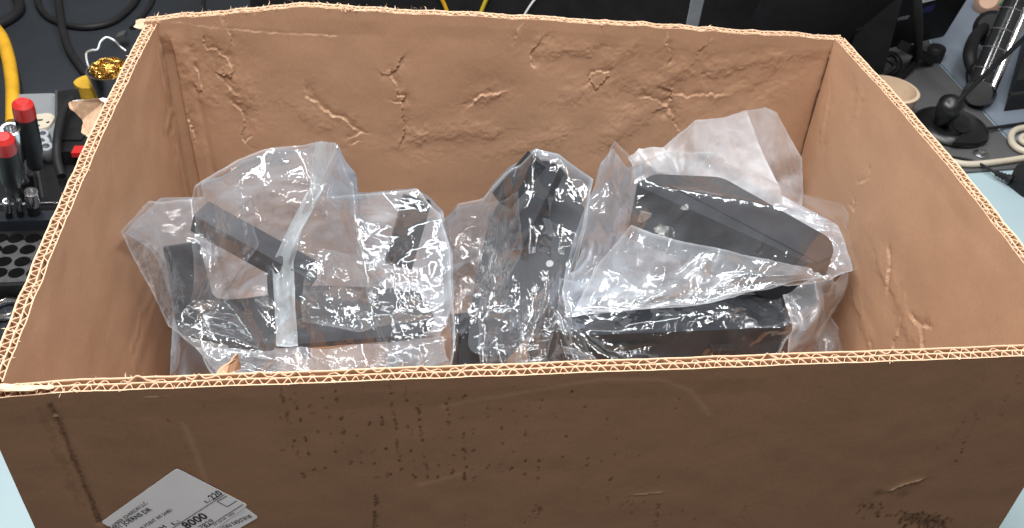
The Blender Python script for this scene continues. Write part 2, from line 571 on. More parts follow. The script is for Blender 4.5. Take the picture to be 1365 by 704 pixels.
def seg_dist(px, py, poly):
    best = np.full(px.shape, 1e9); sd = np.zeros(px.shape)
    for (ax, ay), (bx, by) in zip(poly, poly[1:]):
        dx, dy = bx - ax, by - ay; L2 = dx * dx + dy * dy + 1e-12
        t = np.clip(((px - ax) * dx + (py - ay) * dy) / L2, 0, 1)
        ex, ey = px - ax - t * dx, py - ay - t * dy
        d = np.hypot(ex, ey); s = np.sign(dx * ey - dy * ex)
        k = d < best; best[k] = d[k]; sd[k] = s[k]
    return best, sd


def build_panel(p, nu, nw_in, nw_out, mat, in_fx=None, out_fx=None, fine_out=None, label=None):
    u = np.linspace(0, 1, nu)
    V, Fs, att = [], [], {'tear': [], 'stain': []}
    base = 0
    mid_ = []

    def add(Vg, flip, tear=None, stain=None, mi=0):
        nonlocal base
        n, m = Vg.shape[:2]
        V.append(Vg.reshape(-1, 3)); Fs.append(grid_faces(n, m, base, flip)); base += n * m
        mid_.append(np.full((n - 1) * (m - 1), mi))
        for k, a in (('tear', tear), ('stain', stain)):
            att[k].append((np.zeros((n, m)) if a is None else a).ravel())

    for side, fx, nw in ((1, in_fx, nw_in), (-1, out_fx, nw_out)):
        # visible face
        w = np.linspace(0, 1, nw) ** 1.0
        U, W = np.meshgrid(u, w, indexing='ij')
        off = side * T / 2
        d = tear = stain = None
        if fx is not None:
            d, tear, stain = fx(p, U, W)
            fade = np.clip((W * (-BOT) - .009) / .012, 0, 1)
            P = p.pos(U, W, off + d * fade)
        else:
            P = p.pos(U, W, off)
        add(P, side < 0, tear, stain, 0 if side > 0 else 1)
        # cut paper edge on the rim and the hidden face of the liner, 16 mm down
        us = u[:, None]
        E = np.concatenate([p.pos(us, 0 * us, off), p.pos(us, 0 * us, off - side * LIN),
                            p.pos(us, 0 * us + .004, off - side * LIN), p.pos(us, 0 * us + .06, off - side * LIN)], 1)
        add(E, side > 0, np.ones((nu, 4)) * np.array([.9, .9, 0, 0]))
    # closed core between the liners, starting 14 mm below the rim
    uc = np.linspace(0, 1, 40)[:, None]
    Cc = np.concatenate([p.pos(uc, 0 * uc + 1, .0004, rag=False), p.pos(uc, 0 * uc + .12, .0004, rag=False),
                         p.pos(uc, 0 * uc + .12, -.0004, rag=False), p.pos(uc, 0 * uc + 1, -.0004, rag=False)], 1)
    add(Cc, False)
    o = np_mesh('panel', np.concatenate(V), np.concatenate(Fs), mat, box,
                attrs={k: np.concatenate(a) for k, a in att.items()})
    o.data.materials.append(M_OUT)
    o.data.polygons.foreach_set('material_index', np.concatenate(mid_).astype(np.int32))
    if label: o['label'] = label
    # corrugation: middle liner and two fluted papers, as real wavy sheets
    mid = 0.0006
    nf = int(p.L / 0.00040)
    uf = np.linspace(0.001, .999, nf)
    for k, (o0, o1, pitch) in enumerate(((mid + .0004, T / 2 - LIN - .0001, .0088), (-T / 2 + LIN + .0001, mid - .0004, .0066))):
        ph = uf * p.L / pitch + .3 * fbm1(uf * p.L, p.seed + 5 + k, 30)
        tri = np.abs((ph % 1.0) * 2 - 1)
        s_ = np.clip((tri - .5) * 1.35 + .5, 0, 1); s_ = s_ * s_ * (3 - 2 * s_) * .5 + s_ * .5
        oc = o0 + (o1 - o0) * s_
        dz = -.0004 + .0009 * fbm1(uf * p.L, p.seed + 9 + k, 90) * (1.6 if k == 0 else .6)
        tk = .00028
        rows = []
        for (ww, dd, sg) in ((.03, 0, -1), (.003, .9, -1), (0, 1, -1), (0, 1, 1), (.003, .9, 1), (.03, 0, 1)):
            rows.append(p.pos(uf, np.full(nf, ww), oc + sg * tk, dz * dd))
        Vg = np.stack(rows, 1)
        tr_ = np.tile([0, .1, 1, 1, .1, 0], (nf, 1)) * (.75 if k == 0 else 1.)
        np_mesh('corrugated_flute', Vg.reshape(-1, 3), grid_faces(nf, 6), M_IN_X, o, attrs={'tear': tr_, 'stain': tr_ * 0})
    um = np.linspace(0, 1, 260)
    rows = [p.pos(um, um * 0 + ww, um * 0 + mid + sg * .0003, -.0003 * dd) for ww, dd, sg in ((.03, 0, -1), (.003, 1, -1), (0, 1, -1), (0, 1, 1), (.003, 1, 1), (.03, 0, 1))]
    tr_ = np.tile([0, .1, 1, 1, .1, 0], (260, 1)) * .9
    np_mesh('middle_liner', np.stack(rows, 1).reshape(-1, 3), grid_faces(260, 6), M_IN_X, o, attrs={'tear': tr_, 'stain': tr_ * 0})
    return o


def px_fn(table, Y, u_of):
    """rim height from photo points, as a function of u"""
    us, zs = [], []
    for x, y in table:
        P = atY(x, y, Y); us.append(u_of(P)); zs.append(P[2])
    k = np.argsort(us); us, zs = np.array(us)[k], np.array(zs)[k]
    return lambda u: np.interp(u, us, zs)


zero = lambda u: np.zeros_like(np.asarray(u, float))
nrm = lambda v: np.asarray(v) / np.linalg.norm(v)
inward = lambda A, B: nrm(np.array([-(B - A)[1], (B - A)[0]]))

zt_back = px_fn([(183, 33), (205, 29), (300, 20), (405, 9), (430, 9), (520, 15), (640, 20), (760, 25), (900, 33), (1020, 40), (1112, 46), (1125, 48)],
                .4145, lambda P: (P[0] - BL[0]) / (BR[0] - BL[0]))
ext = nrm(BR - BL) * T / 2
P_BACK = Panel(BR + ext, BL - ext, inward(BR, BL), lambda u: zt_back(1 - np.asarray(u)), zero, 3, .0007)
extf = nrm(FR - FL) * T / 2
zt_front = lambda u: np.interp(u, [0, .03, .06, .5, 1], [-.004, -.003, -.001, .0, .001])
P_FRONT = Panel(FL - extf, FR + extf, inward(FL, FR), zt_front, zero, 4, .00025)
dl = nrm(BL - FL) * T / 2
P_LEFT = Panel(BL - dl, FL + dl, inward(BL, FL), lambda u: np.interp(u, [0, .5, 1], [.003, .001, -.001]),
               lambda u: .004 * np.sin(np.asarray(u) * math.pi) - .001, 5, .0006)
dr = nrm(BR - FR) * T / 2
P_RIGHT = Panel(FR + dr, BR - dr, inward(FR, BR), lambda u: np.interp(u, [0, .5, 1], [.001, .001, .0]),
                lambda u: .0055 * np.sin(np.asarray(u) * math.pi), 6, .00035)

Z1 = lambda L: [(180 + x / 2.625, y / 2.625) for x, y in L]
Z2 = lambda L: [(640 + x / 2.73, y / 2.73) for x, y in L]
Z3 = lambda L: [(1060 + x / 1.564, 40 + y / 1.564) for x, y in L]
back_cracks = [(Z1(a), h, w) for a, h, w in (
    ([(235, 145), (245, 180), (275, 185), (315, 215), (330, 240), (340, 265), (325, 285), (305, 275)], 1.6, 5),
    ([(210, 250), (225, 300), (228, 350), (205, 320)], 1.2, 4),
    ([(295, 65), (320, 115), (330, 160)], 1.2, 6),
    ([(345, 380), (375, 405), (380, 450), (370, 500), (385, 515), (400, 490)], 1.9, 5),
    ([(595, 325), (605, 355), (640, 370), (680, 410), (740, 430), (765, 455)], 2.0, 6),
    ([(750, 490), (790, 470), (805, 475)], 1.2, 4), ([(760, 510), (785, 505)], 1., 3),
    ([(935, 210), (920, 245), (895, 270), (870, 262)], 1.5, 4),
    ([(895, 270), (920, 295), (918, 335), (940, 345), (935, 400), (945, 460), (930, 505)], 2.0, 5),
    ([(900, 365), (935, 370)], 1., 4), ([(1175, 375), (1195, 350), (1215, 335), (1275, 320)], 1.7, 7),
    ([(1325, 140), (1335, 110), (1360, 80)], 1.4, 5),
    ([(75, 85), (300, 110), (540, 128), (700, 132)], .5, 2), ([(310, 95), (420, 55)], .5, 2),
    ([(180, 420), (200, 500)], 1.3, 5), ([(270, 240), (300, 300), (345, 330)], .8, 7))] + \
    [(Z2(a), h, w) for a, h, w in (
        ([(235, 130), (195, 180), (185, 200), (200, 245)], 1.5, 5),
        ([(405, 260), (470, 260), (460, 290), (425, 320), (400, 295), (405, 260)], 1.6, 4),
        ([(675, 105), (680, 150), (690, 185), (685, 215)], 1.7, 5), ([(870, 120), (830, 150), (805, 170)], 1.5, 5),
        ([(600, 355), (640, 355), (670, 375), (680, 390), (640, 400)], 2.0, 5),
        ([(680, 395), (695, 330), (675, 318)], 2.4, 6), ([(690, 335), (760, 345), (860, 335)], 1.5, 8),
        ([(680, 400), (715, 450)], 1.8, 6), ([(800, 270), (808, 300)], 1.1, 4))]
back_soft = [(Z2(a), h, w) for a, h, w in (
    ([(590, 310), (650, 290), (720, 250)], 1.6, 14), ([(850, 245), (960, 210), (1060, 190)], 1.2, 12), ([(990, 250), (1100, 200), (1190, 160)], 1.1, 14),
    ([(860, 335), (980, 295)], 1.0, 12), ([(500, 480), (580, 410), (640, 360)], 1.4, 18), ([(230, 150), (260, 170), (390, 165)], 1.3, 12),
    ([(0, 355), (60, 335)], 1.3, 10), ([(330, 340), (440, 300), (540, 270)], 1.1, 16), ([(150, 540), (280, 490)], 1.0, 14), ([(490, 210), (550, 160)], .9, 12))] + \
    [(Z1(a), h, w) for a, h, w in (
        ([(1000, 475), (1100, 465), (1250, 460)], 1.2, 12), ([(130, 130), (160, 200), (230, 340)], 1.4, 16), ([(340, 270), (390, 350)], 1.5, 14),
        ([(600, 400), (660, 420)], 1.2, 16), ([(930, 510), (1000, 480)], 1.0, 10))]
right_cracks = [(Z3(a), h, w) for a, h, w in (
    ([(128, 320), (142, 318), (150, 305), (150, 285)], .9, 3), ([(112, 372), (120, 378), (122, 352)], 1.1, 3),
    ([(185, 450), (188, 490), (182, 545)], 1.3, 4), ([(212, 600), (205, 630), (197, 665)], 1.4, 4),
    ([(235, 597), (250, 620), (268, 620)], 1.6, 4), ([(250, 620), (258, 660)], 1.2, 3), ([(150, 650), (152, 668)], 1., 3))]
right_soft = [(Z3(a), h, w) for a, h, w in (
    ([(120, 180), (135, 130), (120, 60)], .8, 6), ([(55, 230), (62, 180), (70, 140)], .8, 5), ([(170, 480), (200, 540), (240, 640)], 1.2, 14), ([(120, 560), (150, 640)], 1., 10))]
left_soft = [([(225, 170), (236, 130), (215, 60)], 1.2, 6), ([(180, 480), (215, 380), (222, 300)], .9, 14), ([(175, 470), (190, 420), (205, 390)], .7, 5),
             ([(235, 200), (228, 150)], 1.0, 4)]


def crack_fx(cracks, soft, proj, seed, corner=None):
    """dents and torn creases, given as photo polylines laid onto the wall's plane"""
    def fx(p, U, W):
        P = p.pos(U, W, T / 2, rag=False)
        a = (P[..., :2] - p.A) @ nrm(p.B - p.A); b = P[..., 2]
        j1 = vnoise2(a, b, seed, 160) * .0018 + vnoise2(a, b, seed + 1, 420) * .0012
        j2 = vnoise2(a, b, seed + 2, 160) * .0018 + vnoise2(a, b, seed + 3, 420) * .0012
        d = .0006 * vnoise2(a, b, seed + 4, 14) + .0004 * vnoise2(a, b, seed + 5, 40)
        tear = np.zeros_like(a); stain = np.zeros_like(a)
        to2 = lambda L: [(float((q_[:2] - p.A) @ nrm(p.B - p.A)), float(q_[2])) for q_ in (proj(x, y) for x, y in L)]
        for L, h, w in cracks:
            jf = 1.0 if h > .6 else .25
            dist, sd = seg_dist(a + j1 * jf, b + j2 * jf, to2(L))
            w_ = w * .00028
            rag_ = 1 + .6 * vnoise2(a, b, seed + 7, 120)
            d += h * .0010 * np.where(sd > 0, .30 * np.exp(-dist / w_), -1.0 * np.exp(-dist / (w_ * 2.4))) * rag_
            tear = np.maximum(tear, np.exp(-(dist / .0007) ** 2) * np.where(sd > 0, 1., .4) * np.clip(.55 + 1.3 * vnoise2(a, b, seed + 6, 170), 0, 1))
        for L, h, w in soft:
            dist, sd = seg_dist(a + j1 * 2, b + j2 * 2, to2(L))
            w_ = w * .0008
            d += h * .0007 * (np.exp(-(dist / w_) ** 2) * 1.3 - np.exp(-(dist / (2.2 * w_)) ** 2)) * 1.3 * np.where(sd > 0, 1.2, .8)
        if corner:
            for c, h, w in corner:
                if w < 0:       # recessed strip along the fold
                    d += -h * np.clip((a - c + .0008 * fbm1(b, seed, 30)) / -w, 0, 1) * np.clip((-b - .006) / .022, 0, 1)
                    continue
                x = (a - c + .0015 * fbm1(b, seed, 30)) / w
                d += -h * np.exp(-x * x)
        return np.clip(d, -.0035, .006), tear, stain
    return fx


fx_back = crack_fx(back_cracks, back_soft, lambda x, y: atY(x, y, .4095), 40, [(P_BACK.L - .020, .0036, -.0014), (P_BACK.L - .034, .0009, .003), (.0060, .0045, .0028)])
fx_right = crack_fx(right_cracks, right_soft, lambda x, y: atX(x, y, .2955), 60)
fx_left = crack_fx([], left_soft, lambda x, y: atX(x, y, -.297), 80, [(.015, .0012, .002)])


def fx_front(p, U, W):
    """outside of the front panel: scuffs and rusty speckles in columns, one dark rub line"""
    P = p.pos(U, W, -T / 2, rag=False)
    a = (P[..., :2] - p.A) @ nrm(p.B - p.A); b = P[..., 2]
    d = .0005 * vnoise2(a, b, 11, 9) + .0002 * vnoise2(a, b, 12, 60)
    stain = np.zeros_like(a); tear = np.zeros_like(a)
    to2 = lambda x, y: (float((atY(x, y, -.003)[:2] - p.A) @ nrm(p.B - p.A)), float(atY(x, y, -.003)[2]))
    r = np.random.default_rng(21)
    na, nb = a.shape
    a1, b1 = a[:, 0], b[0]

    def spot(x, y, ra, rb, s):
        i0, i1 = np.searchsorted(a1, (x - 3 * ra, x + 3 * ra)); bi = b1[::-1]
        j1, j0 = nb - np.searchsorted(bi, (y - 3 * rb, y + 3 * rb))
        i0, i1, j0, j1 = max(i0, 0), min(i1, na), max(j0, 0), min(j1, nb)
        if i1 <= i0 or j1 <= j0: return
        sl = (slice(i0, i1), slice(j0, j1))
        e = ((a[sl] - x) / ra) ** 2 + ((b[sl] - y) / rb) ** 2
        stain[sl] = np.maximum(stain[sl], s * np.exp(-e ** 1.5))

    def column(px0, py0, px1, py1, n, spread=2.0, s=.8, size=.00075):
        for k in range(n):
            t = r.random()
            x, y = to2(px0 + (px1 - px0) * t + r.normal(0, spread), py0 + (py1 - py0) * t + r.normal(0, min(spread, 6) * .8))
            for _ in range(r.integers(1, 4)):
                spot(x + r.normal(0, .0006), y + r.normal(0, .0010), size * r.uniform(.5, 1.3), size * r.uniform(.7, 2.0), s * r.uniform(.35, 1.1))

    # the specks line up over the flutes, about every 19 photo pixels
    for k in range(30):
        x0 = 372 + 18.5 * k + r.normal(0, 1)
        dens = {0: 16, 1: 16, 4: 12, 8: 20, 9: 14, 10: 22, 12: 20, 13: 12}.get(k, 5 if k < 20 else 3)
        column(x0, 512, x0 + (660 - x0) * .12, 640, int(dens * 1.3), 1.0, .95)
    column(505, 655, 498, 704, 26, 1.5, .9); column(619, 675, 620, 700, 8, .4, .8, .0005)
    column(700, 700, 722, 670, 16, 3, .8); column(800, 660, 950, 700, 24, 12, .5)
    column(880, 665, 874, 704, 14, 1.2, .8); column(997, 665, 985, 704, 14, .6, .7, .0005)
    column(1150, 678, 1262, 700, 60, 6, .95, .0009); column(1205, 692, 1262, 698, 90, 6, 1., .0012)
    column(1310, 540, 1275, 620, 30, 1.6, .8); column(1362, 500, 1330, 560, 26, 3, .7); column(1290, 560, 1250, 600, 16, 4, .5)
    column(1320, 490, 1230, 560, 40, 14, .4); column(385, 525, 375, 600, 10, 6, .6); column(240, 545, 250, 600, 10, 14, .45)
    column(200, 520, 900, 690, 220, 60, .35, .0004); column(900, 520, 1330, 690, 120, 50, .35, .0004)
    for k in range(420):        # the dark rub line
        t = r.random()
        x, y = to2(68 + 66 * t + r.normal(0, 1.6), 533 + 160 * t)
        spot(x, y, .0007 * r.uniform(.5, 1.3), .0012 * r.uniform(.5, 1.4), .85 * r.uniform(.3, 1))
    for k in range(150):
        t = r.random()
        x, y = to2(58 + 50 * t + r.normal(0, 4), 540 + 130 * t)
        spot(x, y, .0012, .002, .22 * r.random())
    dist, sd = seg_dist(a, b, [to2(68, 533), to2(134, 693)])
    d += -.0009 * np.exp(-(dist / .0022) ** 2); stain = np.maximum(stain, .25 * np.exp(-(dist / .002) ** 2))
    for L, h, w in (([(1190, 655), (1205, 648), (1228, 642)], 1.2, .0012), ([(195, 526), (228, 524)], .3, .0004), ([(845, 660), (880, 657)], .3, .001)):
        dist, sd = seg_dist(a, b, [to2(*q_) for q_ in L])
        d += h * .001 * np.exp(-dist / (w * 1.6)) * np.where(sd > 0, 1, -.8)
        tear = np.maximum(tear, .8 * np.exp(-(dist / w) ** 2) * (sd > 0))
    x, y = to2(1172, 658); spot(x, y, .004, .003, .45)
    x, y = to2(1205, 660); spot(x, y, .004, .004, .35)
    for L in ([(590, 540), (660, 528), (800, 505), (880, 505)], [(880, 505), (920, 520), (945, 552)], [(560, 645), (620, 628)], [(245, 560), (262, 600), (275, 640)]):
        dist, sd = seg_dist(a, b, [to2(*q_) for q_ in L])
        tear = np.maximum(tear, .13 * np.exp(-(dist / .0016) ** 2))
    return -np.clip(d, -.003, .003), tear, stain


build_panel(P_BACK, 760, 340, 20, M_IN_X, in_fx=fx_back, label='dented back wall of the box with cracked kraft paper')
build_panel(P_FRONT, 820, 40, 420, M_IN_X, out_fx=fx_front, label='front wall of the box with rusty specks and a shipping label')
build_panel(P_LEFT, 240, 130, 16, M_IN_Y, in_fx=fx_left)
build_panel(P_RIGHT, 280, 190, 16, M_IN_Y, in_fx=fx_right)
bm = bmesh.new()
prism(bm, [(-.297, .006, BOT + .008), (.296, .008, BOT + .008), (.293, .402, BOT + .008), (-.298, .414, BOT + .008)], (0, 0, -.007))
bm_obj('bottom_flap', bm, M_IN_X, box, smooth=False)


def torn_piece(name, pts, thick, mat, parent, seed=0):
    """a torn scrap of board: ragged polygon with thickness"""
    P = [np.asarray(p, float) for p in pts]
    r = np.random.default_rng(seed); out = []
    for a, b in zip(P, P[1:] + P[:1]):
        n = max(2, int(np.linalg.norm(b - a) / .003))
        for k in range(n):
            out.append(a + (b - a) * k / n + (r.normal(0, .0004, 3) if k else 0))
    nn = np.cross(P[1] - P[0], P[2] - P[0]); nn /= np.linalg.norm(nn)
    bm = bmesh.new(); prism(bm, out, nn * thick)
    return bm_obj(name, bm, mat, parent, smooth=False)


# torn flap hanging outside the left wall, lifted strip and broken bits on the front rim
torn_piece('torn_flap', [atX(133, 133, -.312), atX(97, 137, -.335), atX(92, 140, -.337), atX(112, 165, -.329), atX(109, 178, -.329), atX(121, 187, -.318), atX(131, 190, -.312), atX(150, 146, -.312)],
           .0012, M_FLUTE, box, 1)
torn_piece('torn_flap', [atX(150, 131, -.312), atX(97, 134, -.338), atX(98, 141, -.338), atX(150, 140, -.312)], .0008, M_PAPER, box, 2)
torn_piece('torn_strip', [atY(280, 506, .003), atY(317, 471, .018), atY(321, 492, .017), atY(300, 503, .004)], .0009, M_IN_X, box, 3)
torn_piece('torn_strip', [atZ(-20, 520, .0008), atZ(-20, 512, .0012), atZ(70, 513, .0012), atZ(72, 517, .0010), atZ(35, 521, .0008)], .0006, M_RIM, box, 4)
torn_piece('torn_strip', [atY(402, 11, .4185), atY(406, 5, .420), atY(436, 9, .419), atY(430, 13, .4185)], .0007, M_RIM, box, 5)
torn_piece('torn_strip', [atY(178, 36, .418), atY(181, 27, .4225), atY(196, 25, .4215), atY(205, 31, .4175), atY(192, 40, .4165)], .002, M_RIM, box, 6)
# frayed paper fibres standing on the rims
bm = bmesh.new()
for p, n, hh, uu in ((P_BACK, 240, .0022, (0, 1)), (P_BACK, 160, .004, (.60, 1)), (P_FRONT, 130, .0016, (0, 1)), (P_FRONT, 50, .003, (.02, .3)), (P_LEFT, 110, .0018, (0, 1)), (P_RIGHT, 70, .0014, (0, 1))):
    for k in range(n):
        uu_ = random.uniform(*uu)
        off = random.choice((-T / 2 + LIN / 2, T / 2 - LIN / 2, random.uniform(-.004, .004)))
        a = p.pos(uu_, 0., off, -.0006).reshape(3)
        dv = np.array([random.gauss(0, .8), random.gauss(0, .8), abs(random.gauss(.2, .6))]) * hh * random.uniform(.4, 1.2)
        b = a + dv; w = np.array([random.gauss(0, 1), random.gauss(0, 1), 0]) * .00025
        m_ = (a + b) / 2 + np.array([random.gauss(0, 1), random.gauss(0, 1), random.gauss(0, 1)]) * hh * .25
        v = [bm.verts.new(V3(x)) for x in (a - w, a + w, m_ + w * .8, m_ - w * .8, b)]
        bm.faces.new(v[:4]); bm.faces.new((v[3], v[2], v[4]))
tag(bm_obj('torn_fibres', bm, M_RIM, box, smooth=False), kind='stuff')


# ------------------------------------------------------------------ shipping labels on the front panel
YF = P_FRONT.A[1] - T / 2
fpos = lambda x, y: atY(x, y, -.0048 + .0066 * ((atY(x, y, -.003)[0] + .3) / .6) * .6)


def sticker(name, pts, proud, label, radius=.0022):
    P = [fpos(*p) for p in pts]
    n = np.array([0, -1, 0])
    bm = bmesh.new()
    prism(bm, [V3(p_) + Vector((0, -proud, 0)) for p_ in round_poly(P, radius, 6)], (0, .00012, 0))
    return tag(bm_obj(name, bm, M_PAPER, None, smooth=False), label, 'label')


# second label lies underneath
lab2 = sticker('shipping_label', [(226, 740), (300, 655), (345, 688), (303, 712), (270, 760)], .0009, 'white label mostly hidden under a larger shipping label, its corner showing')
lab1 = sticker('shipping_label', [(135, 694), (236, 622), (331, 671), (231, 745)], .0012, 'large white shipping label with black print stuck aslant on the front of the box')


def text_on(parent, s, pa, pb, proud=.0014, up_flip=False, bold=0.0, squash=None, cap=None):
    """text whose baseline runs from photo point pa to pb on the front panel"""
    A, B = V3(fpos(*pa)), V3(fpos(*pb))
    A.y = B.y = (A.y + B.y) / 2
    cu = bpy.data.curves.new('print', 'FONT'); cu.body = s; cu.size = 1.0; cu.resolution_u = 2
    cu.offset = bold
    to = bpy.data.objects.new('print', cu); COL.objects.link(to)
    dg = bpy.context.evaluated_depsgraph_get()
    me = bpy.data.meshes.new_from_object(to.evaluated_get(dg))
    bpy.data.objects.remove(to)
    co = np.zeros(len(me.vertices) * 3, np.float32); me.vertices.foreach_get('co', co); co = co.reshape(-1, 3)
    x0, x1 = co[:, 0].min(), co[:, 0].max()
    L = (B - A).length; k = L / (x1 - x0)
    ky = (cap / .69) if cap else k
    ux = (B - A).normalized(); uy = Vector((-ux.z, 0, ux.x))
    X = (co[:, 0] - x0) * k; Yv = co[:, 1] * ky
    W = np.array(A)[None] + X[:, None] * np.array(ux)[None] + Yv[:, None] * np.array(uy)[None]
    W[:, 1] -= proud
    me.vertices.foreach_set('co', W.astype(np.float32).ravel())
    me.update()
    return link_mesh('printed_text', me, M_INK, parent, False)


def rule(parent, pa, pb, w=.00022, proud=.0014):
    A, B = V3(fpos(*pa)), V3(fpos(*pb))
    A.y = B.y = min(A.y, B.y)
    d = (B - A).normalized(); s = Vector((-d.z, 0, d.x)) * w
    bm = bmesh.new()
    o_ = Vector((0, -proud, 0))
    bm.faces.new([bm.verts.new(v + o_) for v in (A - s, B - s, B + s, A + s)])
    return bm_obj('printed_line', bm, M_INK, parent, smooth=False)


text_on(lab1, 'GAMBER JOHNSON LLC', (150, 702.5), (198, 668.5), cap=.0026)
text_on(lab1, '3001 JOERNS DR', (152, 707), (204, 677), cap=.0033, bold=.012)
text_on(lab1, 'STEVENS POINT WI 54481', (175.6, 713), (231, 678), cap=.0026)
text_on(lab1, 'CH', (212, 707), (223, 700), cap=.0032, bold=.01)
text_on(lab1, 'L:', (233, 697.5), (241, 692.5), cap=.0028)
text_on(lab1, 'L:', (276.5, 668), (283, 664), cap=.0024)
text_on(lab1, '220', (284.5, 664), (298, 655.5), cap=.0045, bold=.015)
text_on(lab1, '- 8000', (242, 707), (279, 686.5), cap=.0058, bold=.02)
text_on(lab1, '7829', (270.5, 703), (287, 692.5), cap=.0036)
text_on(lab1, '07-18-00  2005', (287, 698.5), (314, 681.5), cap=.0014)
rule(lab1, (222, 707), (300, 656)); rule(lab1, (266, 707), (324.5, 669.5))
for a_, b_ in (((290, 666), (303, 658.5)), ((290, 666), (303.5, 673)), ((303.5, 673), (316, 664.8))): rule(lab1, a_, b_)
text_on(lab2, 'BUILDERS FIRST', (332.5, 684), (292, 701.5), proud=.0011, cap=.0030, bold=.006)
text_on(lab2, '- -- - -', (326, 679.5), (317, 684), proud=.0011, cap=.0012)


# ------------------------------------------------------------------ contents: dark brackets
COLL = []       # oriented boxes the film must stay outside of: centre, axes(3x3 rows), half sizes


def coll_box(c, ax, ay, az):
    pl = []
    for a in (ax, ay, az):
        h = V3(a).length; n = np.array(list(V3(a).normalized())); c_ = np.array(list(V3(c)))
        pl += [(n, n @ c_ + h), (-n, -n @ c_ + h)]
    COLL.append((np.array([p[0] for p in pl]), np.array([p[1] for p in pl])))


def coll_prism(pts, d):
    """convex prism: the polygon pts extruded by d"""
    P = [np.asarray(p, float) for p in pts]; d = np.asarray(d, float)
    cen = np.mean(P, 0) + d / 2; pl = []
    n = np.cross(P[1] - P[0], P[2] - P[0])
    for nn_, q_ in [(n, P[0]), (n, P[0] + d)] + [(np.cross(b - a, d), a) for a, b in zip(P, P[1:] + P[:1])]:
        nn_ = nn_ / np.linalg.norm(nn_)
        if nn_ @ (cen - q_) > 0: nn_ = -nn_
        pl.append((nn_, nn_ @ q_))
    # the two caps face opposite ways
    if pl[0][0] @ pl[1][0] > 0: pl[1] = (-pl[1][0], -pl[1][1])
    COLL.append((np.array([p[0] for p in pl]), np.array([p[1] for p in pl])))


def part_bar(name, a, b, w, h, mat, parent, bevel=.003, up=(0, 0, 1)):
    bm = bmesh.new(); bar(bm, a, b, w, h, up)
    x, y, z, L = frame_from(a, b, up)
    coll_box((V3(a) + V3(b)) / 2, x * w / 2, y * h / 2, z * L / 2)
    return bm_obj(name, bm, mat, parent, bevel=bevel, seg=3)


# bracket in the left bag: a flat tray with a notch, a lever, a hub, a rear post
ZT = -.166
br1 = thing('mount_bracket', (-.18, .27, BOT + .009), 'charcoal metal mount bracket with tray and slanted lever inside the bag with the seal strip', 'bracket')
tray_px = [(236, 440), (300, 455), (395, 459), (555, 446), (582, 428), (560, 386), (420, 380), (330, 398), (285, 400), (266, 326), (218, 326)]
bm = bmesh.new(); prism(bm, round_poly([atZ(x, y, ZT) for x, y in tray_px], .012, 5), (0, 0, -.005))
bm_obj('tray', bm, M_CHAR, br1, bevel=.0012)
lo, hi = atZ(395, 459, ZT), atZ(480, 383, ZT)
coll_box(((lo[0] + hi[0]) / 2 + .0, (lo[1] + hi[1]) / 2, ZT - .003), (.085, 0, 0), (0, (hi[1] - lo[1]) / 2, 0), (0, 0, .003))
c0, c1 = atZ(235, 430, ZT), atZ(240, 326, ZT)
coll_box(((c0 + c1) / 2), (.014, 0, 0), (0, (c1[1] - c0[1]) / 2, 0), (0, 0, .004))
part_bar('lever', atY(266, 288, .275), atY(418, 372, .235), .021, .018, M_CHAR, br1, .0078)
part_bar('side_arm', atY(242, 326, .232), atY(262, 432, .204), .026, .008, M_CHAR, br1, .0035, up=(.2, -1, .3))
part_bar('hub', atY(385, 350, .245), atY(388, 440, .222), .030, .026, M_CHAR, br1, .005)
part_bar('rear_post', atY(556, 266, .325), atY(531, 352, .310), .024, .012, M_CHAR, br1, .003, up=(0, 1, 0))
part_bar('foot', atZ(542, 446, ZT - .006), atZ(542, 446, ZT - .006) + np.array([0, 0, -.118]), .036, .030, M_CHAR, br1, .003)
part_bar('lip', atZ(400, 455, ZT) + [0, 0, -.008], atZ(412, 454, ZT) + [.0, 0, -.008], .014, .010, M_CHAR, br1, .002)
bm = bmesh.new(); hp = atZ(480, 412, ZT)
lathe(bm, hp, hp + np.array([0, 0, .003]), [(0, .006), (1, .005)], 20)
bm_obj('bolt_head', bm, M_BLACKG, br1)
part_bar('column', atZ(330, 430, ZT - .006), atZ(330, 430, ZT - .006) + np.array([0, .0, -.118]), .030, .030, M_CHAR, br1, .003)


# plate in the middle bag: tilted slab with rounded end and pale round inserts
def plane_poly(pts, a, b, c):
    """photo points laid on the plane through three world points"""
    n = np.cross(b - a, c - a)
    out = []
    for x, y in pts:
        d = ray(x, y); out.append(CAM + d * (n @ (a - CAM)) / (n @ d))
    return out


br2 = thing('mount_plate', (.02, .27, BOT + .009), 'black tilted mounting plate with pale round inserts in the middle bag', 'bracket')
pa, pb, pc = atY(640, 290, .325), atY(772, 290, .305), atY(680, 470, .20)
plate_px = [(650, 300), (668, 262), (722, 212), (745, 220), (778, 262), (774, 330), (738, 402), (668, 478), (622, 470), (632, 380)]
PP = plane_poly(plate_px, pa, pb, pc)
nn2 = np.cross(pb - pa, pc - pa); nn2 /= np.linalg.norm(nn2); nn2 = nn2 if nn2[1] > 0 else -nn2
bm = bmesh.new(); prism(bm, round_poly(PP, .012, 4), nn2 * .012)
bm_obj('plate', bm, M_CHAR, br2, bevel=.002)
cpl = np.mean(PP, 0); e1 = nrm(PP[7] - PP[3]); e2 = np.cross(nn2, e1)
coll_prism(PP[1:9], nn2 * .012)
for x, y, r_ in ((733, 352, .0032), (725, 372, .0022), (712, 387, .0026), (705, 452, .0018)):
    c_ = plane_poly([(x, y)], pa, pb, pc)[0]
    bm = bmesh.new(); lathe(bm, c_ + nn2 * .002, c_ - nn2 * .0008, [(0, r_), (1, r_)], 18)
    bm_obj('round_insert', bm, M_GREY, br2)
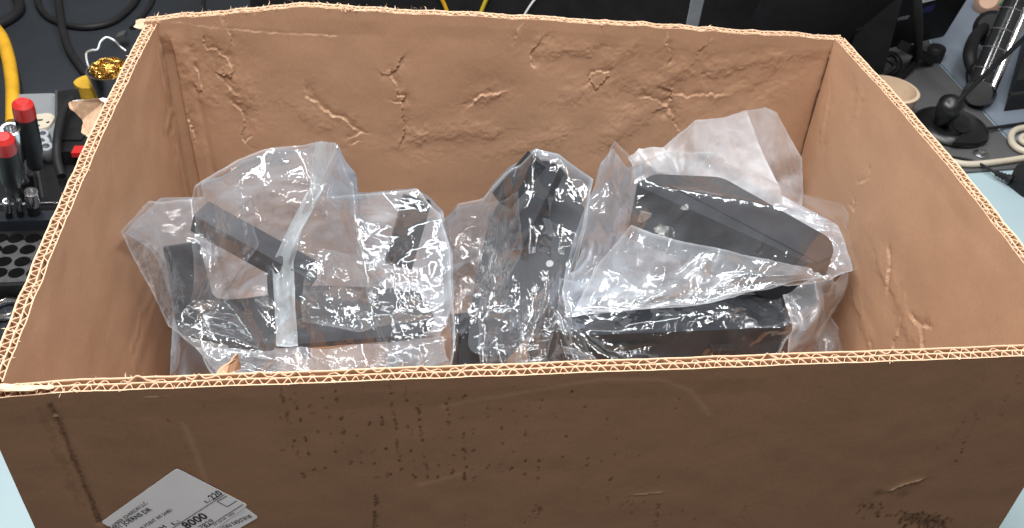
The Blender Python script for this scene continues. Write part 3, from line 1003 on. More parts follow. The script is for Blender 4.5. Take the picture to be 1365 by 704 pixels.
part_bar('side_rib', atY(668, 268, .315), atY(716, 212, .325), .016, .014, M_CHAR, br2, .005)
part_bar('side_rib', atY(740, 225, .32), atY(690, 330, .285), .014, .012, M_CHAR, br2, .004)
part_bar('clamp_block', atY(636, 428, .245), atY(640, 520, .225), .040, .040, M_CHAR, br2, .004)
part_bar('clamp_block', atY(738, 420, .235), atY(745, 520, .225), .030, .040, M_CHAR, br2, .004)

# long bar in the upper right bag
br3 = thing('wedge_bracket', (.17, .26, -.13), 'long black wedge-shaped mount arm in the upper clear bag beside the white foam', 'bracket')
top3 = [atY(846, 246, .262), atY(872, 232, .300), atY(962, 236, .318), atY(1108, 318, .268), atY(1112, 340, .243), atY(1082, 352, .228)]
bm = bmesh.new(); prism(bm, round_poly(top3, .008, 4), (-.004, -.008, -.046))
bm_obj('arm_body', bm, M_CHAR, br3, bevel=.0025, seg=3)
ax3 = nrm(top3[3] - top3[1]); nz3 = np.array([0, 0, 1.]); ay3 = nrm(np.cross(nz3, ax3)); az3 = np.cross(ax3, ay3)
c3 = np.mean([top3[0], top3[2], top3[3], top3[5]], 0)
coll_prism(top3, (-.004, -.008, -.046))
part_bar('square_insert', atY(852, 288, .256), atY(866, 290, .256), .010, .003, M_SILVER, br3, .0006, up=(0, 1, 0))
part_bar('ridge', top3[0] * .65 + top3[2] * .35 + [0, -.004, .0], top3[5] * .8 + top3[3] * .2 + [0, -.004, .0], .004, .003, M_CHAR, br3, .001)
part_bar('end_cap', atY(1060, 385, .232), atY(1100, 372, .238), .018, .014, M_CHAR, br3, .003)

# flat black case in the lower right bag
br4 = thing('flat_case', (.15, .26, BOT + .009), 'flat black case lying in the lower right bag under the wedge-shaped arm', 'case')
Z4 = -.158
pz = [atZ(758, 448, Z4), atZ(1052, 436, Z4), atZ(1040, 392, Z4), atZ(765, 398, Z4)]
bm = bmesh.new(); prism(bm, round_poly(pz, .010, 5), (0, 0, -.100))
bm_obj('case_body', bm, M_CHAR, br4, bevel=.004, seg=3)
c4 = np.mean(pz, 0)
coll_box(c4 - [0, 0, .05], ((pz[1] - pz[0])[0] / 2, 0, 0), (0, (pz[2] - pz[1])[1] / 2, 0), (0, 0, .05))
part_bar('hinge_rib', pz[0] * .9 + pz[1] * .1 + [0, -.001, -.012], pz[0] * .6 + pz[1] * .4 + [0, -.001, -.012], .003, .003, M_BLACKG, br4, .001)
part_bar('latch', pz[0] * .35 + pz[1] * .65 + [0, -.002, -.02], pz[0] * .25 + pz[1] * .75 + [0, -.002, -.02], .012, .008, M_BLACK, br4, .002)
part_bar('stand_foot', c4 + [0, 0, -.10], c4 + [0, 0, BOT + .009 - c4[2]], .10, .06, M_CHAR, br4, .003)


# ------------------------------------------------------------------ plastic film by a small cloth solver
def PT(p):
    if p[0] == 'w': return np.array(p[1:], float)
    return atY(*p)


def resample(curve, n):
    """n points along a polyline, with its corner points kept"""
    P = np.array([PT(p) for p in curve])
    l = np.linalg.norm(np.diff(P, axis=0), axis=1)
    k = len(l)
    cnt = np.maximum(1, np.floor(l / l.sum() * (n - 1)).astype(int))
    while cnt.sum() < n - 1: cnt[np.argmax(l / cnt)] += 1
    while cnt.sum() > n - 1: cnt[np.argmin(np.where(cnt > 1, l / cnt, 9e9))] -= 1
    out = [P[i] + (P[i + 1] - P[i]) * t for i in range(k) for t in np.arange(cnt[i])[:, None] / cnt[i]]
    return np.array([*out, P[-1]])


def coons(top, right, bottom, left, nu, nv):
    Tp, Bt = resample(top, nu), resample(bottom, nu)
    Lf, Rt = resample(left, nv), resample(right, nv)
    u = np.linspace(0, 1, nu)[None, :, None]; v = np.linspace(0, 1, nv)[:, None, None]
    S = (1 - v) * Tp[None] + v * Bt[None] + (1 - u) * Lf[:, None] + u * Rt[:, None]
    B = (1 - u) * (1 - v) * Tp[0] + u * (1 - v) * Tp[-1] + (1 - u) * v * Bt[0] + u * v * Bt[-1]
    return S - B


def up2(P):
    """double a grid with cubic interpolation"""
    def dbl(A):
        n = A.shape[0]
        pad = np.concatenate([2 * A[:1] - A[1:2], A, 2 * A[-1:] - A[-2:-1]], 0)
        mid = (-pad[:-3] + 17 * pad[1:-2] + 17 * pad[2:-1] - pad[3:]) / 32
        out = np.empty((2 * n - 1,) + A.shape[1:]); out[::2] = A; out[1::2] = mid
        return out
    return dbl(dbl(P).swapaxes(0, 1)).swapaxes(0, 1)


def solve(P, invm, slack, bend, iters, colliders, pref, g=0.0, margin=.0022):
    """position based film: edges stretched by slack so that the sheet buckles into folds"""
    sets = []
    for (dy, dx, k) in ((0, 1, 1.), (1, 0, 1.), (1, 1, .7), (1, -1, .7), (0, 2, bend), (2, 0, bend)):
        H, W = P.shape[:2]
        if dx >= 0: a = np.s_[0:H - dy, 0:W - dx]; b = np.s_[dy:H, dx:W]
        else: a = np.s_[0:H - dy, -dx:W]; b = np.s_[dy:H, 0:W + dx]
        L = np.linalg.norm(P[b] - P[a], axis=-1) * (1 + slack)
        sets.append((a, b, L, k))
    Q = P.copy(); vel = np.zeros_like(P)
    cnt = np.zeros(P.shape[:2])
    for a, b, L, k in sets: cnt[a] += k; cnt[b] += k
    cnt = np.maximum(cnt, 1e-6)[..., None]
    for it in range(iters):
        prev = Q.copy()
        Q = Q + vel * .85 * invm[..., None]
        Q[..., 2] -= g * invm
        for sub in range(3):
            acc = np.zeros_like(Q)
            for a, b, L, k in sets:
                d = Q[b] - Q[a]; l = np.linalg.norm(d, axis=-1) + 1e-9
                wa, wb = invm[a], invm[b]; ws = wa + wb + 1e-9
                c = (d / l[..., None]) * ((l - L) * k / ws)[..., None]
                acc[a] += c * wa[..., None]; acc[b] -= c * wb[..., None]
            Q = Q + acc / cnt * 2.2
        for n_, d_ in colliders:
            dist = Q @ n_.T - d_
            ins = np.all(dist < margin, -1)
            if ins.any():
                dd = dist[ins] + np.where(n_ @ pref > .05, 0, -9.)
                k = np.argmax(dd, -1)
                Q[ins] += n_[k] * (margin - dist[ins][np.arange(len(k)), k])[:, None]
        Q[..., 0] = np.clip(Q[..., 0], -.2945, .2925); Q[..., 1] = np.clip(Q[..., 1], .0085, .404)
        Q[..., 2] = np.maximum(Q[..., 2], BOT + .0095)
        vel = Q - prev
    return Q


def smooth_noise(shape, cells, r):
    a = r.normal(0, 1, (cells[0] + 3, cells[1] + 3))
    y = np.linspace(0, cells[0], shape[0]); x = np.linspace(0, cells[1], shape[1])
    i, j = np.floor(y).astype(int), np.floor(x).astype(int)
    fy, fx = (y - i)[:, None], (x - j)[None]
    fy = fy * fy * (3 - 2 * fy); fx = fx * fx * (3 - 2 * fx)
    g = lambda p, q: a[np.ix_(p, q)]
    return (g(i, j) * (1 - fx) + g(i, j + 1) * fx) * (1 - fy) + (g(i + 1, j) * (1 - fx) + g(i + 1, j + 1) * fx) * fy


def film(name, parent, mat, top, right, bottom, left, seed, slack=(.018, .014), bulge=(), spacing=.0065, edge=.0022,
         pins='tlrb', collide=True, normal=(0, -.7, .7), amp=0.0016, folds=15, hemmed=None):
    r = np.random.default_rng(seed)
    if hemmed is None: hemmed = .35 if name == 'folded_edge' else 1.0
    Lu = np.mean([np.sum(np.linalg.norm(np.diff(resample(c, 60), axis=0), axis=1)) for c in (top, bottom)])
    Lv = np.mean([np.sum(np.linalg.norm(np.diff(resample(c, 60), axis=0), axis=1)) for c in (left, right)])
    nu, nv = max(12, int(Lu / spacing)), max(12, int(Lv / spacing))
    P = coons(top, right, bottom, left, nu, nv)
    nrmv = np.array(normal) / np.linalg.norm(normal)
    for (x, y, Y, h, rad) in bulge:
        c = atY(x, y, Y)
        d2 = np.sum((P - c) ** 2, -1)
        P = P + (h * np.exp(-d2 / (rad * rad)))[..., None] * nrmv
    v, u = np.meshgrid(np.linspace(0, 1, nv), np.linspace(0, 1, nu), indexing='ij')
    inner = np.clip(np.minimum.reduce([u, 1 - u, v, 1 - v]) * 6, 0, 1)
    # straight-crested folds, as stretched film makes them, many starting from the edges
    X, Yg = u * Lu, v * Lv
    fold = np.zeros((nv, nu))
    for k in range(folds):
        if k % 2: ox, oy = r.uniform(0, Lu), r.choice([0., Lv]) if r.random() < .5 else r.uniform(0, Lv)
        else: ox, oy = r.choice([0., Lu]), r.uniform(0, Lv)
        th = math.atan2(Lv * r.uniform(.2, .8) - oy, Lu * r.uniform(.2, .8) - ox)
        along = (X - ox) * math.cos(th) + (Yg - oy) * math.sin(th)
        across = -(X - ox) * math.sin(th) + (Yg - oy) * math.cos(th)
        Lf = r.uniform(.3, .8) * max(Lu, Lv); w_ = r.uniform(.006, .018)
        side_ = np.where(across > 0, 1.0, r.uniform(.4, 2.2))
        fold += r.choice([-1, 1, 1]) * np.clip(1 - np.abs(across) * side_ / w_, 0, 1) * np.clip(1 - np.abs(along) / Lf, 0, 1) * w_ * r.uniform(.22, .55)
    P = P + ((smooth_noise((nv, nu), (max(3, nv // 7), max(3, nu // 7)), r) * amp + fold) * inner)[..., None] * nrmv
    for k in range(3):
        P[..., k] += smooth_noise((nv, nu), (nv // 3, nu // 3), r) * edge * .5
    cl = COLL if collide else []
    for lvl, (sl, it, bend) in enumerate(((slack[0] * .6, 14, .2), (slack[1] * .3, 7, .4))):
        if lvl: P = up2(P); P += r.normal(0, .0001, P.shape)
        invm = np.ones(P.shape[:2])
        e = .03
        if 't' in pins: invm[0] = e
        if 'b' in pins: invm[-1] = e
        if 'l' in pins: invm[:, 0] = e
        if 'r' in pins: invm[:, -1] = e
        P = solve(P, invm, sl, bend, it, cl, nrmv, g=.00004)
    P = up2(P)
    n, m = P.shape[:2]
    uv = np.stack(np.meshgrid(np.linspace(0, Lu, m), np.linspace(0, Lv, n)), -1).reshape(-1, 2) + r.uniform(0, 5, 2)
    ii, jj = np.meshgrid(np.arange(n), np.arange(m), indexing='ij')
    sp_ = spacing / 4
    hem = np.exp(-(np.minimum.reduce([ii, jj, m - 1 - jj, n - 1 - ii]) * sp_ / .0016) ** 2) * hemmed
    return np_mesh(name, P.reshape(-1, 3), grid_faces(n, m), mat, parent, uv=uv, attrs={'hem': hem})


M_FILM = film_material('clear_film', milk=.085, rough=.05, scale=36, bump=1.25)
M_FLAP = film_material('doubled_film', milk=.30, rough=.055, scale=30)
M_FILM_B = film_material('clear_film_back', milk=.70, bump=.6, col=(.74, .85, .98))
M_FILM_CLEAR = film_material('tight_film', milk=.035, bump=1.1, scale=30, rough=.06)
M_SEAL = film_material('seal_film', milk=.68, col=(.76, .86, .93), bump=.35)
M_FOAM = film_material('foam_sheet', milk=.80, col=(.83, .84, .88), rough=.45, bump=.5, scale=40)

# ---- left bag
bag1 = thing('plastic_bag', (-.19, .25, BOT + .009), 'milky clear plastic bag with a raised blue-white seal strip, by the torn box corner', 'bag')
b1_bot = [('w', -.235, .125, -.27), ('w', -.15, .105, -.275), ('w', -.06, .11, -.27)]
film('bag_film', bag1, M_FILM,
     [(165, 311, .195), (201, 267, .245), (259, 269, .268), (263, 250, .272), (322, 214, .285), (396, 197, .285), (428, 190, .28), (449, 193, .27), (437, 262, .285), (510, 258, .315), (556, 252, .318)],
     [(556, 252, .318), (586, 286, .288), (599, 340, .245), (602, 400, .205), (606, 450, .165), ('w', -.062, .12, -.2), ('w', -.06, .11, -.27)],
     b1_bot,
     [(165, 311, .195), (190, 362, .19), (226, 432, .178), (256, 462, .165), (287, 500, .142), ('w', -.235, .125, -.27)],
     101, bulge=((300, 300, .25, .018, .05), (350, 240, .26, .016, .04), (400, 420, .2, .012, .06), (530, 330, .27, .012, .05)), slack=(0.024, 0.017))
film('bag_film', bag1, M_FILM_B,
     [(165, 311, .196), (201, 267, .255), (259, 269, .275), (263, 250, .282), (322, 214, .30), (396, 197, .31), (428, 190, .30), (449, 193, .29), (437, 262, .305), (510, 258, .335), (556, 252, .325)],
     [(556, 252, .325), (590, 286, .32), (603, 340, .29), (606, 400, .255), ('w', -.065, .235, -.2), ('w', -.062, .23, -.275)],
     [('w', -.27, .235, -.275), ('w', -.16, .33, -.275), ('w', -.062, .23, -.275)],
     [(165, 311, .196), (192, 362, .232), (200, 440, .240), (206, 505, .225), ('w', -.27, .235, -.275)],
     102, slack=(0.020, 0.014), normal=(0, .7, -.4), bulge=((400, 380, .3, .05, .09), (250, 380, .24, .07, .07), (540, 320, .31, .03, .05)))
film('seal_strip', bag1, M_SEAL,
     [(421, 190, .268), (435, 189, .266), (450, 193, .262)],
     [(450, 193, .262), (434, 245, .262), (404, 305, .248), (391, 350, .235), (394, 410, .206), (397, 461, .181)],
     [(368, 461, .183), (382, 463, .180), (397, 461, .181)],
     [(421, 190, .268), (412, 250, .266), (383, 308, .250), (363, 352, .236), (366, 410, .206), (368, 461, .183)],
     103, slack=(0.003, 0.002), spacing=.005, edge=.0003, amp=0.0006, collide=False)
film('folded_edge', bag1, M_FILM,
     [(262, 252, .258), (290, 240, .255), (330, 262, .25)],
     [(330, 262, .25), (345, 330, .232), (285, 420, .205)],
     [(255, 400, .212), (272, 430, .198), (285, 420, .205)],
     [(262, 252, .258), (262, 330, .238), (255, 400, .212)],
     104, slack=(0.020, 0.017), spacing=.006, amp=0.0036)
film('folded_edge', bag1, M_FILM,
     [(430, 330, .25), (520, 350, .255), (580, 395, .232)],
     [(580, 395, .232), (575, 425, .21)],
     [(400, 430, .2), (480, 440, .195), (575, 425, .21)],
     [(430, 330, .25), (405, 380, .225), (400, 430, .2)],
     105, slack=(0.024, 0.021), spacing=.006, amp=0.0036)

film('bag_gusset', bag1, M_FLAP,
     [(262, 464, .172), (340, 466, .182), (470, 462, .185), (590, 446, .188)],
     [(590, 446, .188), (600, 480, .165), ('w', -.075, .15, -.27)],
     [('w', -.21, .145, -.27), ('w', -.14, .135, -.27), ('w', -.075, .15, -.27)],
     [(262, 464, .172), (292, 498, .152), ('w', -.21, .145, -.27)],
     106, slack=(0.03, 0.02), amp=.003, collide=False, folds=18, hemmed=.2)

# ---- middle bag
bag2 = thing('plastic_bag', (.0, .26, BOT + .009), 'tight glossy clear bag stretched over the black tilted plate, between the two larger bags', 'bag')
film('bag_film', bag2, M_FILM_CLEAR,
     [(592, 296, .30), (612, 276, .315), (640, 270, .318), (680, 225, .322), (714, 200, .325), (746, 206, .322), (790, 238, .30)],
     [(790, 238, .30), (782, 290, .275), (768, 350, .252), (757, 420, .21), ('w', .045, .18, -.19), ('w', .045, .175, -.275)],
     [('w', -.06, .185, -.275), ('w', -.01, .165, -.275), ('w', .045, .175, -.275)],
     [(592, 296, .30), (598, 370, .262), (606, 430, .225), ('w', -.06, .19, -.2), ('w', -.06, .185, -.275)],
     111, slack=(0.032, 0.026), amp=0.0048, spacing=.0065, bulge=((700, 320, .27, .012, .04),))
film('bag_film', bag2, M_FILM_B,
     [(592, 296, .302), (612, 276, .32), (640, 270, .33), (680, 225, .338), (714, 200, .34), (746, 206, .338), (790, 238, .32)],
     [(790, 238, .32), (790, 300, .34), ('w', .06, .34, -.2), ('w', .06, .34, -.275)],
     [('w', -.06, .33, -.275), ('w', .0, .35, -.275), ('w', .06, .34, -.275)],
     [(592, 296, .302), (596, 370, .31), ('w', -.06, .33, -.2), ('w', -.06, .33, -.275)],
     112, normal=(0, .7, -.4), bulge=((700, 330, .30, .03, .06),))
film('folded_edge', bag2, M_FILM_CLEAR,
     [(630, 300, .293), (650, 272, .30), (690, 262, .295)],
     [(690, 262, .295), (700, 330, .268), (662, 400, .236)],
     [(640, 390, .245), (650, 412, .235), (662, 400, .236)],
     [(630, 300, .293), (628, 350, .268), (640, 390, .245)],
     113, slack=(0.036, 0.028), spacing=.005, amp=0.0036)
film('folded_edge', bag2, M_FILM_CLEAR,
     [(640, 400, .235), (690, 400, .232), (745, 385, .232)],
     [(745, 385, .232), (735, 440, .205), (725, 488, .175)],
     [(640, 490, .178), (680, 492, .172), (725, 488, .175)],
     [(640, 400, .235), (635, 450, .205), (640, 490, .178)],
     114, slack=(0.040, 0.028), spacing=.005, amp=0.0048)

# ---- upper right bag
bag3 = thing('plastic_bag', (.16, .25, -.15), 'wide clear bag with a straight folded lower edge, wrapped over the long wedge-shaped arm', 'bag')
film('bag_film', bag3, M_FILM,
     [(806, 210, .255), (822, 191, .268), (845, 216, .272), (880, 204, .30), (930, 205, .322), (985, 222, .328), (1040, 252, .318), (1090, 282, .295)],
     [(1090, 282, .295), (1122, 302, .272), (1136, 328, .25), (1142, 356, .232), (1104, 370, .215)],
     [(757, 420, .180), (830, 417, .180), (930, 407, .185), (1020, 388, .196), (1104, 370, .215)],
     [(806, 210, .255), (785, 262, .245), (766, 330, .22), (751, 384, .197), (757, 420, .180)],
     121, slack=(0.018, 0.016), bulge=((800, 300, .235, .010, .04), (900, 380, .2, .006, .05), (960, 280, .27, .016, .06)))
film('bag_film', bag3, M_FILM_B,
     [(806, 210, .262), (822, 191, .275), (845, 216, .285), (880, 204, .315), (930, 205, .335), (985, 222, .340), (1040, 252, .333), (1090, 282, .31)],
     [(1090, 282, .31), (1122, 302, .29), (1136, 328, .265), (1142, 356, .24), (1106, 371, .222)],
     [(757, 420, .182), (830, 419, .20), (930, 409, .205), (1020, 390, .215), (1106, 371, .222)],
     [(806, 210, .262), (787, 264, .262), (768, 332, .24), (753, 386, .205), (757, 420, .182)],
     122, slack=(0.012, 0.010), normal=(0, .6, -.6), bulge=((960, 310, .26, .07, .08), (850, 330, .23, .05, .06)))
film('folded_flap', bag3, M_FLAP,
     [(842, 300, .236), (930, 326, .228), (1000, 340, .225), (1080, 358, .222)],
     [(1080, 358, .222), (1100, 368, .212)],
     [(762, 414, .176), (860, 412, .176), (960, 398, .184), (1100, 368, .212)],
     [(842, 300, .236), (800, 352, .208), (762, 414, .176)],
     123, slack=(0.012, 0.012), spacing=.007, amp=0.0018, collide=False)

# ---- lower right bag
bag4 = thing('plastic_bag', (.16, .25, BOT + .009), 'crumpled clear bag round the flat black case, trailing against the right wall of the box', 'bag')
film('bag_film', bag4, M_FILM_CLEAR,
     [(745, 372, .232), (800, 385, .235), (930, 390, .238), (1040, 384, .235), (1062, 388, .228)],
     [(1062, 388, .228), (1062, 430, .195), ('w', .20, .168, -.19), ('w', .205, .165, -.275)],
     [('w', .045, .15, -.275), ('w', .12, .14, -.275), ('w', .205, .165, -.275)],
     [(745, 372, .232), (742, 425, .20), (765, 478, .162), ('w', .045, .15, -.275)],
     131, slack=(0.024, 0.021), amp=0.0036)
film('bag_tail', bag4, M_FLAP,
     [(1045, 392, .226), (1085, 372, .225), (1110, 380, .24), (1136, 350, .255)],
     [(1136, 350, .255), (1122, 400, .25), (1110, 425, .245), (1130, 470, .225), ('w', .27, .22, -.275)],
     [('w', .20, .17, -.275), ('w', .24, .19, -.275), ('w', .27, .22, -.275)],
     [(1045, 392, .226), (1055, 430, .20), (1048, 470, .175), ('w', .20, .17, -.275)],
     132, slack=(0.036, 0.025), amp=0.0060)
film('bag_film', bag4, M_FILM_B,
     [(745, 372, .236), (800, 370, .27), (930, 370, .29), (1060, 372, .285), (1130, 380, .27)],
     [(1130, 380, .27), ('w', .28, .28, -.2), ('w', .28, .28, -.275)],
     [('w', .04, .3, -.275), ('w', .15, .34, -.275), ('w', .28, .28, -.275)],
     [(745, 372, .236), (750, 420, .28), ('w', .04, .3, -.275)],
     133, normal=(0, .6, -.4))
film('folded_edge', bag4, M_FILM_CLEAR,
     [(700, 420, .215), (735, 370, .228), (752, 400, .212)],
     [(752, 400, .212), (775, 450, .18), (800, 486, .158)],
     [(690, 490, .166), (745, 492, .160), (800, 486, .158)],
     [(700, 420, .215), (692, 455, .19), (690, 490, .166)],
     134, slack=(0.036, 0.028), spacing=.0055, amp=0.0048)

# ---- white foam pouch standing against the back wall
foam = thing('foam_pouch', (.2, .36, -.12), 'white thin foam pouch with ragged top standing behind the wedge-shaped arm', 'pouch')
film('foam_sheet', foam, M_FOAM,
     [(884, 196, .352), (905, 178, .358), (926, 161, .364), (965, 156, .368), (996, 148, .372)],
     [(996, 148, .372), (1010, 190, .362), (1040, 252, .335), (1046, 330, .31)],
     [(870, 300, .31), (950, 330, .31), (1046, 330, .31)],
     [(884, 196, .352), (876, 240, .335), (870, 300, .31)],
     141, slack=(0.002, 0.004), amp=0.0012, edge=.0012, spacing=.006, collide=False)
film('foam_sheet', foam, M_FOAM,
     [(925, 168, .372), (995, 146, .380), (1018, 143, .382), (1034, 152, .382), (1050, 178, .382), (1070, 210, .378)],
     [(1070, 210, .378), (1071, 265, .372), (1075, 330, .35)],
     [(930, 330, .34), (1000, 330, .35), (1075, 330, .35)],
     [(925, 168, .372), (926, 240, .36), (930, 330, .34)],
     142, slack=(0.002, 0.003), amp=0.0012, edge=.0012, spacing=.006, collide=False)
film('foam_sheet', foam, M_FOAM,
     [(838, 210, .322), (850, 197, .33), (884, 194, .34)],
     [(884, 194, .34), (905, 230, .33), (940, 260, .322)],
     [(850, 250, .31), (900, 262, .312), (940, 260, .322)],
     [(838, 210, .322), (843, 230, .316), (850, 250, .31)],
     143, slack=(0.004, 0.007), amp=0.0012, spacing=.006, collide=False)

# ------------------------------------------------------------------ things behind: monitors
def monitor(tl, tr, bl, br, label, thick=.03):
    P = [np.asarray(p, float) for p in (bl, br, tr, tl)]
    n = np.cross(P[1] - P[0], P[3] - P[0]); n /= np.linalg.norm(n)
    n = n if n[1] < 0 else -n
    t = thing('monitor', (P[0] + P[1]) / 2 * [1, 1, 0] + [0, 0, DESK], label, 'monitor')
    bm = bmesh.new(); prism(bm, round_poly(P, .006, 3), -n * thick)
    bm_obj('back_shell', bm, M_BLACK, t, bevel=.003)
    return t, P, n


YM = .98
mr_br = atY(1258, 49, YM); mr_dir = nrm(atZ(1183, 65, mr_br[2]) - mr_br)
_d = ray(1291, -4); mr_up = nrm(CAM + _d * ((mr_br - CAM) @ mr_dir) / (_d @ mr_dir) - mr_br)
mr_bl = mr_br + mr_dir * .40
mon_b, PB_, nB = monitor(mr_bl + mr_up * .33, mr_br + mr_up * .33, mr_bl, mr_br, 'black monitor seen from behind with a white sticker and a tilted lower edge')
ml_bl = atY(338, 44, .98); ml_br = atY(1010, 52, .98)
mon_a, PA_, nA = monitor(ml_bl + [0, .03, .34], ml_br + [0, .03, .34], ml_bl, ml_br, 'black monitor seen from behind with yellow cables hanging on it')


def on_plane(x, y, P, n, off=.0):
    d = ray(x, y); a = P[0] + n * off
    return CAM + d * (n @ (a - CAM)) / (n @ d)


# seam, sticker, print and logo on the right monitor
def patch(name, pts, P, n, off, mat, parent):
    bm = bmesh.new(); prism(bm, [V3(on_plane(x, y, P, n, off)) for x, y in pts], -n * (off - .0003))
    return bm_obj(name, bm, mat, parent, smooth=False)


patch('rating_sticker', [(1226, 5), (1229, -6), (1252, -8), (1247, 0)], PB_, nB, .0006, M_PAPER, mon_b)
patch('sticker_print', [(1233, 0.6), (1234, -1.5), (1246, -3.6), (1245, -1.4)], PB_, nB, .0009, M_GREY, mon_b)
for k in range(7):
    x = 1188 + k * 3.6
    patch('printed_mark', [(x, 27.6 - k * .75), (x + .3, 25.8 - k * .75), (x + 2.6, 25.2 - k * .75), (x + 2.3, 27 - k * .75)], PB_, nB, .0006, M_GREY, mon_b)
    patch('printed_mark', [(x - 2, 30.2 - k * .8), (x - 1.7, 28.9 - k * .8), (x + .9, 28.3 - k * .8), (x + .6, 29.6 - k * .8)], PB_, nB, .0006, M_GREY, mon_b)
M_BLUE = simple('dull_blue_print', (.025, .03, .13), .5)
patch('blue_sticker', [(1228, 18), (1232, 10), (1247, 6), (1243, 15)], PB_, nB, .0006, M_BLUE, mon_b)
part_bar('shell_seam', on_plane(1140, 40, PB_, nB, .001), on_plane(1186, 29, PB_, nB, .001), .003, .003, M_RUBBER, mon_b, .001)
# stand of the right monitor
base_p = onD(1150, 112)
part_bar('stand_neck', np.array([base_p[0], base_p[1] + .02, DESK + .012]), np.array([base_p[0] + .005, base_p[1] + .06, DESK + .30]), .060, .03, M_BLACK, mon_b, .006, up=(0, 1, 0))
lg0, lg1 = onD(1150, 108, .012), onD(1243, 79, .010)
part_bar('stand_leg', onD(1205, 62, .05), onD(1240, 78, .014), .020, .014, M_BLACK, mon_b, .004)
bm = bmesh.new()
fo = onD(1243, 82, .0)
lathe(bm, fo + [0, 0, .0035], fo + [0, 0, .026], [(0, .013), (.15, .014), (.85, .014), (1, .012)], 22)
bm_obj('rubber_foot', bm, M_RUBBER, mon_b, bevel=.001)
part_bar('stand_leg', np.array([base_p[0], base_p[1], DESK + .010]), np.array([base_p[0] - .02, base_p[1] + .16, DESK + .010]), .07, .012, M_BLACK, mon_b, .003)
# stand of the left monitor
cA = (PA_[0] + PA_[1]) / 2
part_bar('stand_neck', cA + [0, .05, .06], np.array([cA[0], cA[1] + .06, DESK + .012]), .07, .03, M_BLACK, mon_a, .006, up=(0, 1, 0))
part_bar('stand_base', np.array([cA[0] - .12, cA[1] + .08, DESK + .010]), np.array([cA[0] + .12, cA[1] + .08, DESK + .010]), .18, .012, M_BLACK, mon_a, .003)


def cable(name, pts, r, mat, label, cat='cable', group=None, n=12, seg=10):
    bm = bmesh.new(); tube(bm, spline(pts, n), r, seg)
    return tag(bm_obj(name, bm, mat), label, cat, group)


oA = lambda x, y, o=.005: on_plane(x, y, PA_, nA, o)
cable('cable', [oA(583, -14), oA(589, -1), oA(596, 16), oA(603, 40)], .0031, M_YELLOW, 'yellow cable leaning right on the back of the left monitor')
cable('cable', [oA(655, -14), oA(648, 0), oA(641, 17), oA(632, 42)], .0031, simple('olive_yellow_cable', (.50, .36, .02), .5), 'olive yellow cable leaning left on the back of the left monitor')
cable('cable_tie', [oA(722, -10), oA(710, 3), oA(699, 20), oA(690, 38)], .0016, M_WHITE, 'thin white strip on the back of the left monitor', 'strip')
bm = bmesh.new()
prism(bm, [V3(on_plane(x, y, PB_, nB, .003)) for x, y in ((924, -10), (941, -10), (929, 42), (914, 42))], -nB * .002)
tag(bm_obj('webbing_strap', bm, M_GREY, smooth=False), 'grey flat strap hanging between the two black monitors', 'strap')
cable('cable', [onD(1222, -22, .20), onD(1223, 18, .155), onD(1224, 45, .10), onD(1222, 75, .03), onD(1206, 97, .008), onD(1180, 120, .007)], .0065, M_RUBBER,
      'thick black cable dropping from the right monitor behind the tape roll')
cable('cable', [onD(1160, 92, .02), onD(1186, 72, .03), onD(1199, 84, .02), onD(1190, 97, .012), onD(1165, 98, .01)], .0045, M_RUBBER,
      'black cable loop beside the right monitor stand', n=14)
cable('cable', [onD(1165, 80, .025), onD(1184, 80, .03), onD(1192, 90, .02), onD(1170, 104, .01)], .0040, M_RUBBER,
      'smaller black cable loop inside another beside the monitor stand', n=14)

# tape roll / ring behind the right rim
tr_c = onD(1186, 125, .0)
ring = thing('tape_roll', tr_c, 'tan paper tape roll standing just outside the right rim of the box', 'tape roll')
bm = bmesh.new()
tp = atY(1184, 116, tr_c[1] - .02)
ztop = onD(1186, 118, .055)
lathe(bm, [ztop[0], ztop[1], DESK + .001], [ztop[0], ztop[1], ztop[2]], [(0, .034), (.93, .040), (.98, .041), (1, .0395), (1, .0365), (.9, .036), (.2, .032), (.2, .001)], 48, caps=False)
bm_obj('tape', bm, M_TAN, ring)

# microphone with round base, ball joint and boom
mic = thing('desk_microphone', onD(1275, 180), 'black desk microphone with round base and thin slanted boom by the beige cable', 'microphone')
mb = onD(1264, 176)
bm = bmesh.new(); lathe(bm, mb + [0, 0, .0035], mb + [0, 0, .020], [(0, .050), (.25, .052), (.6, .049), (.9, .041), (1, .024)], 56)
bm_obj('round_base', bm, M_BLACKG, mic)
wp = [onD(1283, 178, .022), onD(1313, 181, .018), onD(1316, 186, .014), onD(1305, 191, .012), onD(1270, 190, .016)]
bm = bmesh.new(); prism(bm, wp, (0, 0, -.004)); bm_obj('base_plate', bm, M_BLACK, mic, bevel=.001)
bt, bb = onD(1270, 136, .070), onD(1254, 164, .018)
bm = bmesh.new(); lathe(bm, bb, bt, [(0, .011), (.25, .012), (.6, .016), (.85, .017), (.95, .013), (1, .006)], 28)
bm_obj('ball_joint', bm, M_BLACKG, mic)
bm = bmesh.new(); tube(bm, spline([onD(1266, 150, .055), onD(1290, 122, .085), onD(1330, 84, .13), onD(1375, 42, .18)], 8), .0032, 12)
bm_obj('boom', bm, M_BLACK, mic)
bm = bmesh.new(); tube(bm, spline([onD(1266, 150, .05), onD(1269, 165, .035), onD(1283, 176, .022), onD(1320, 171, .010), onD(1375, 163, .006)], 10), .0024, 8)
bm_obj('lead', bm, M_RUBBER, mic)

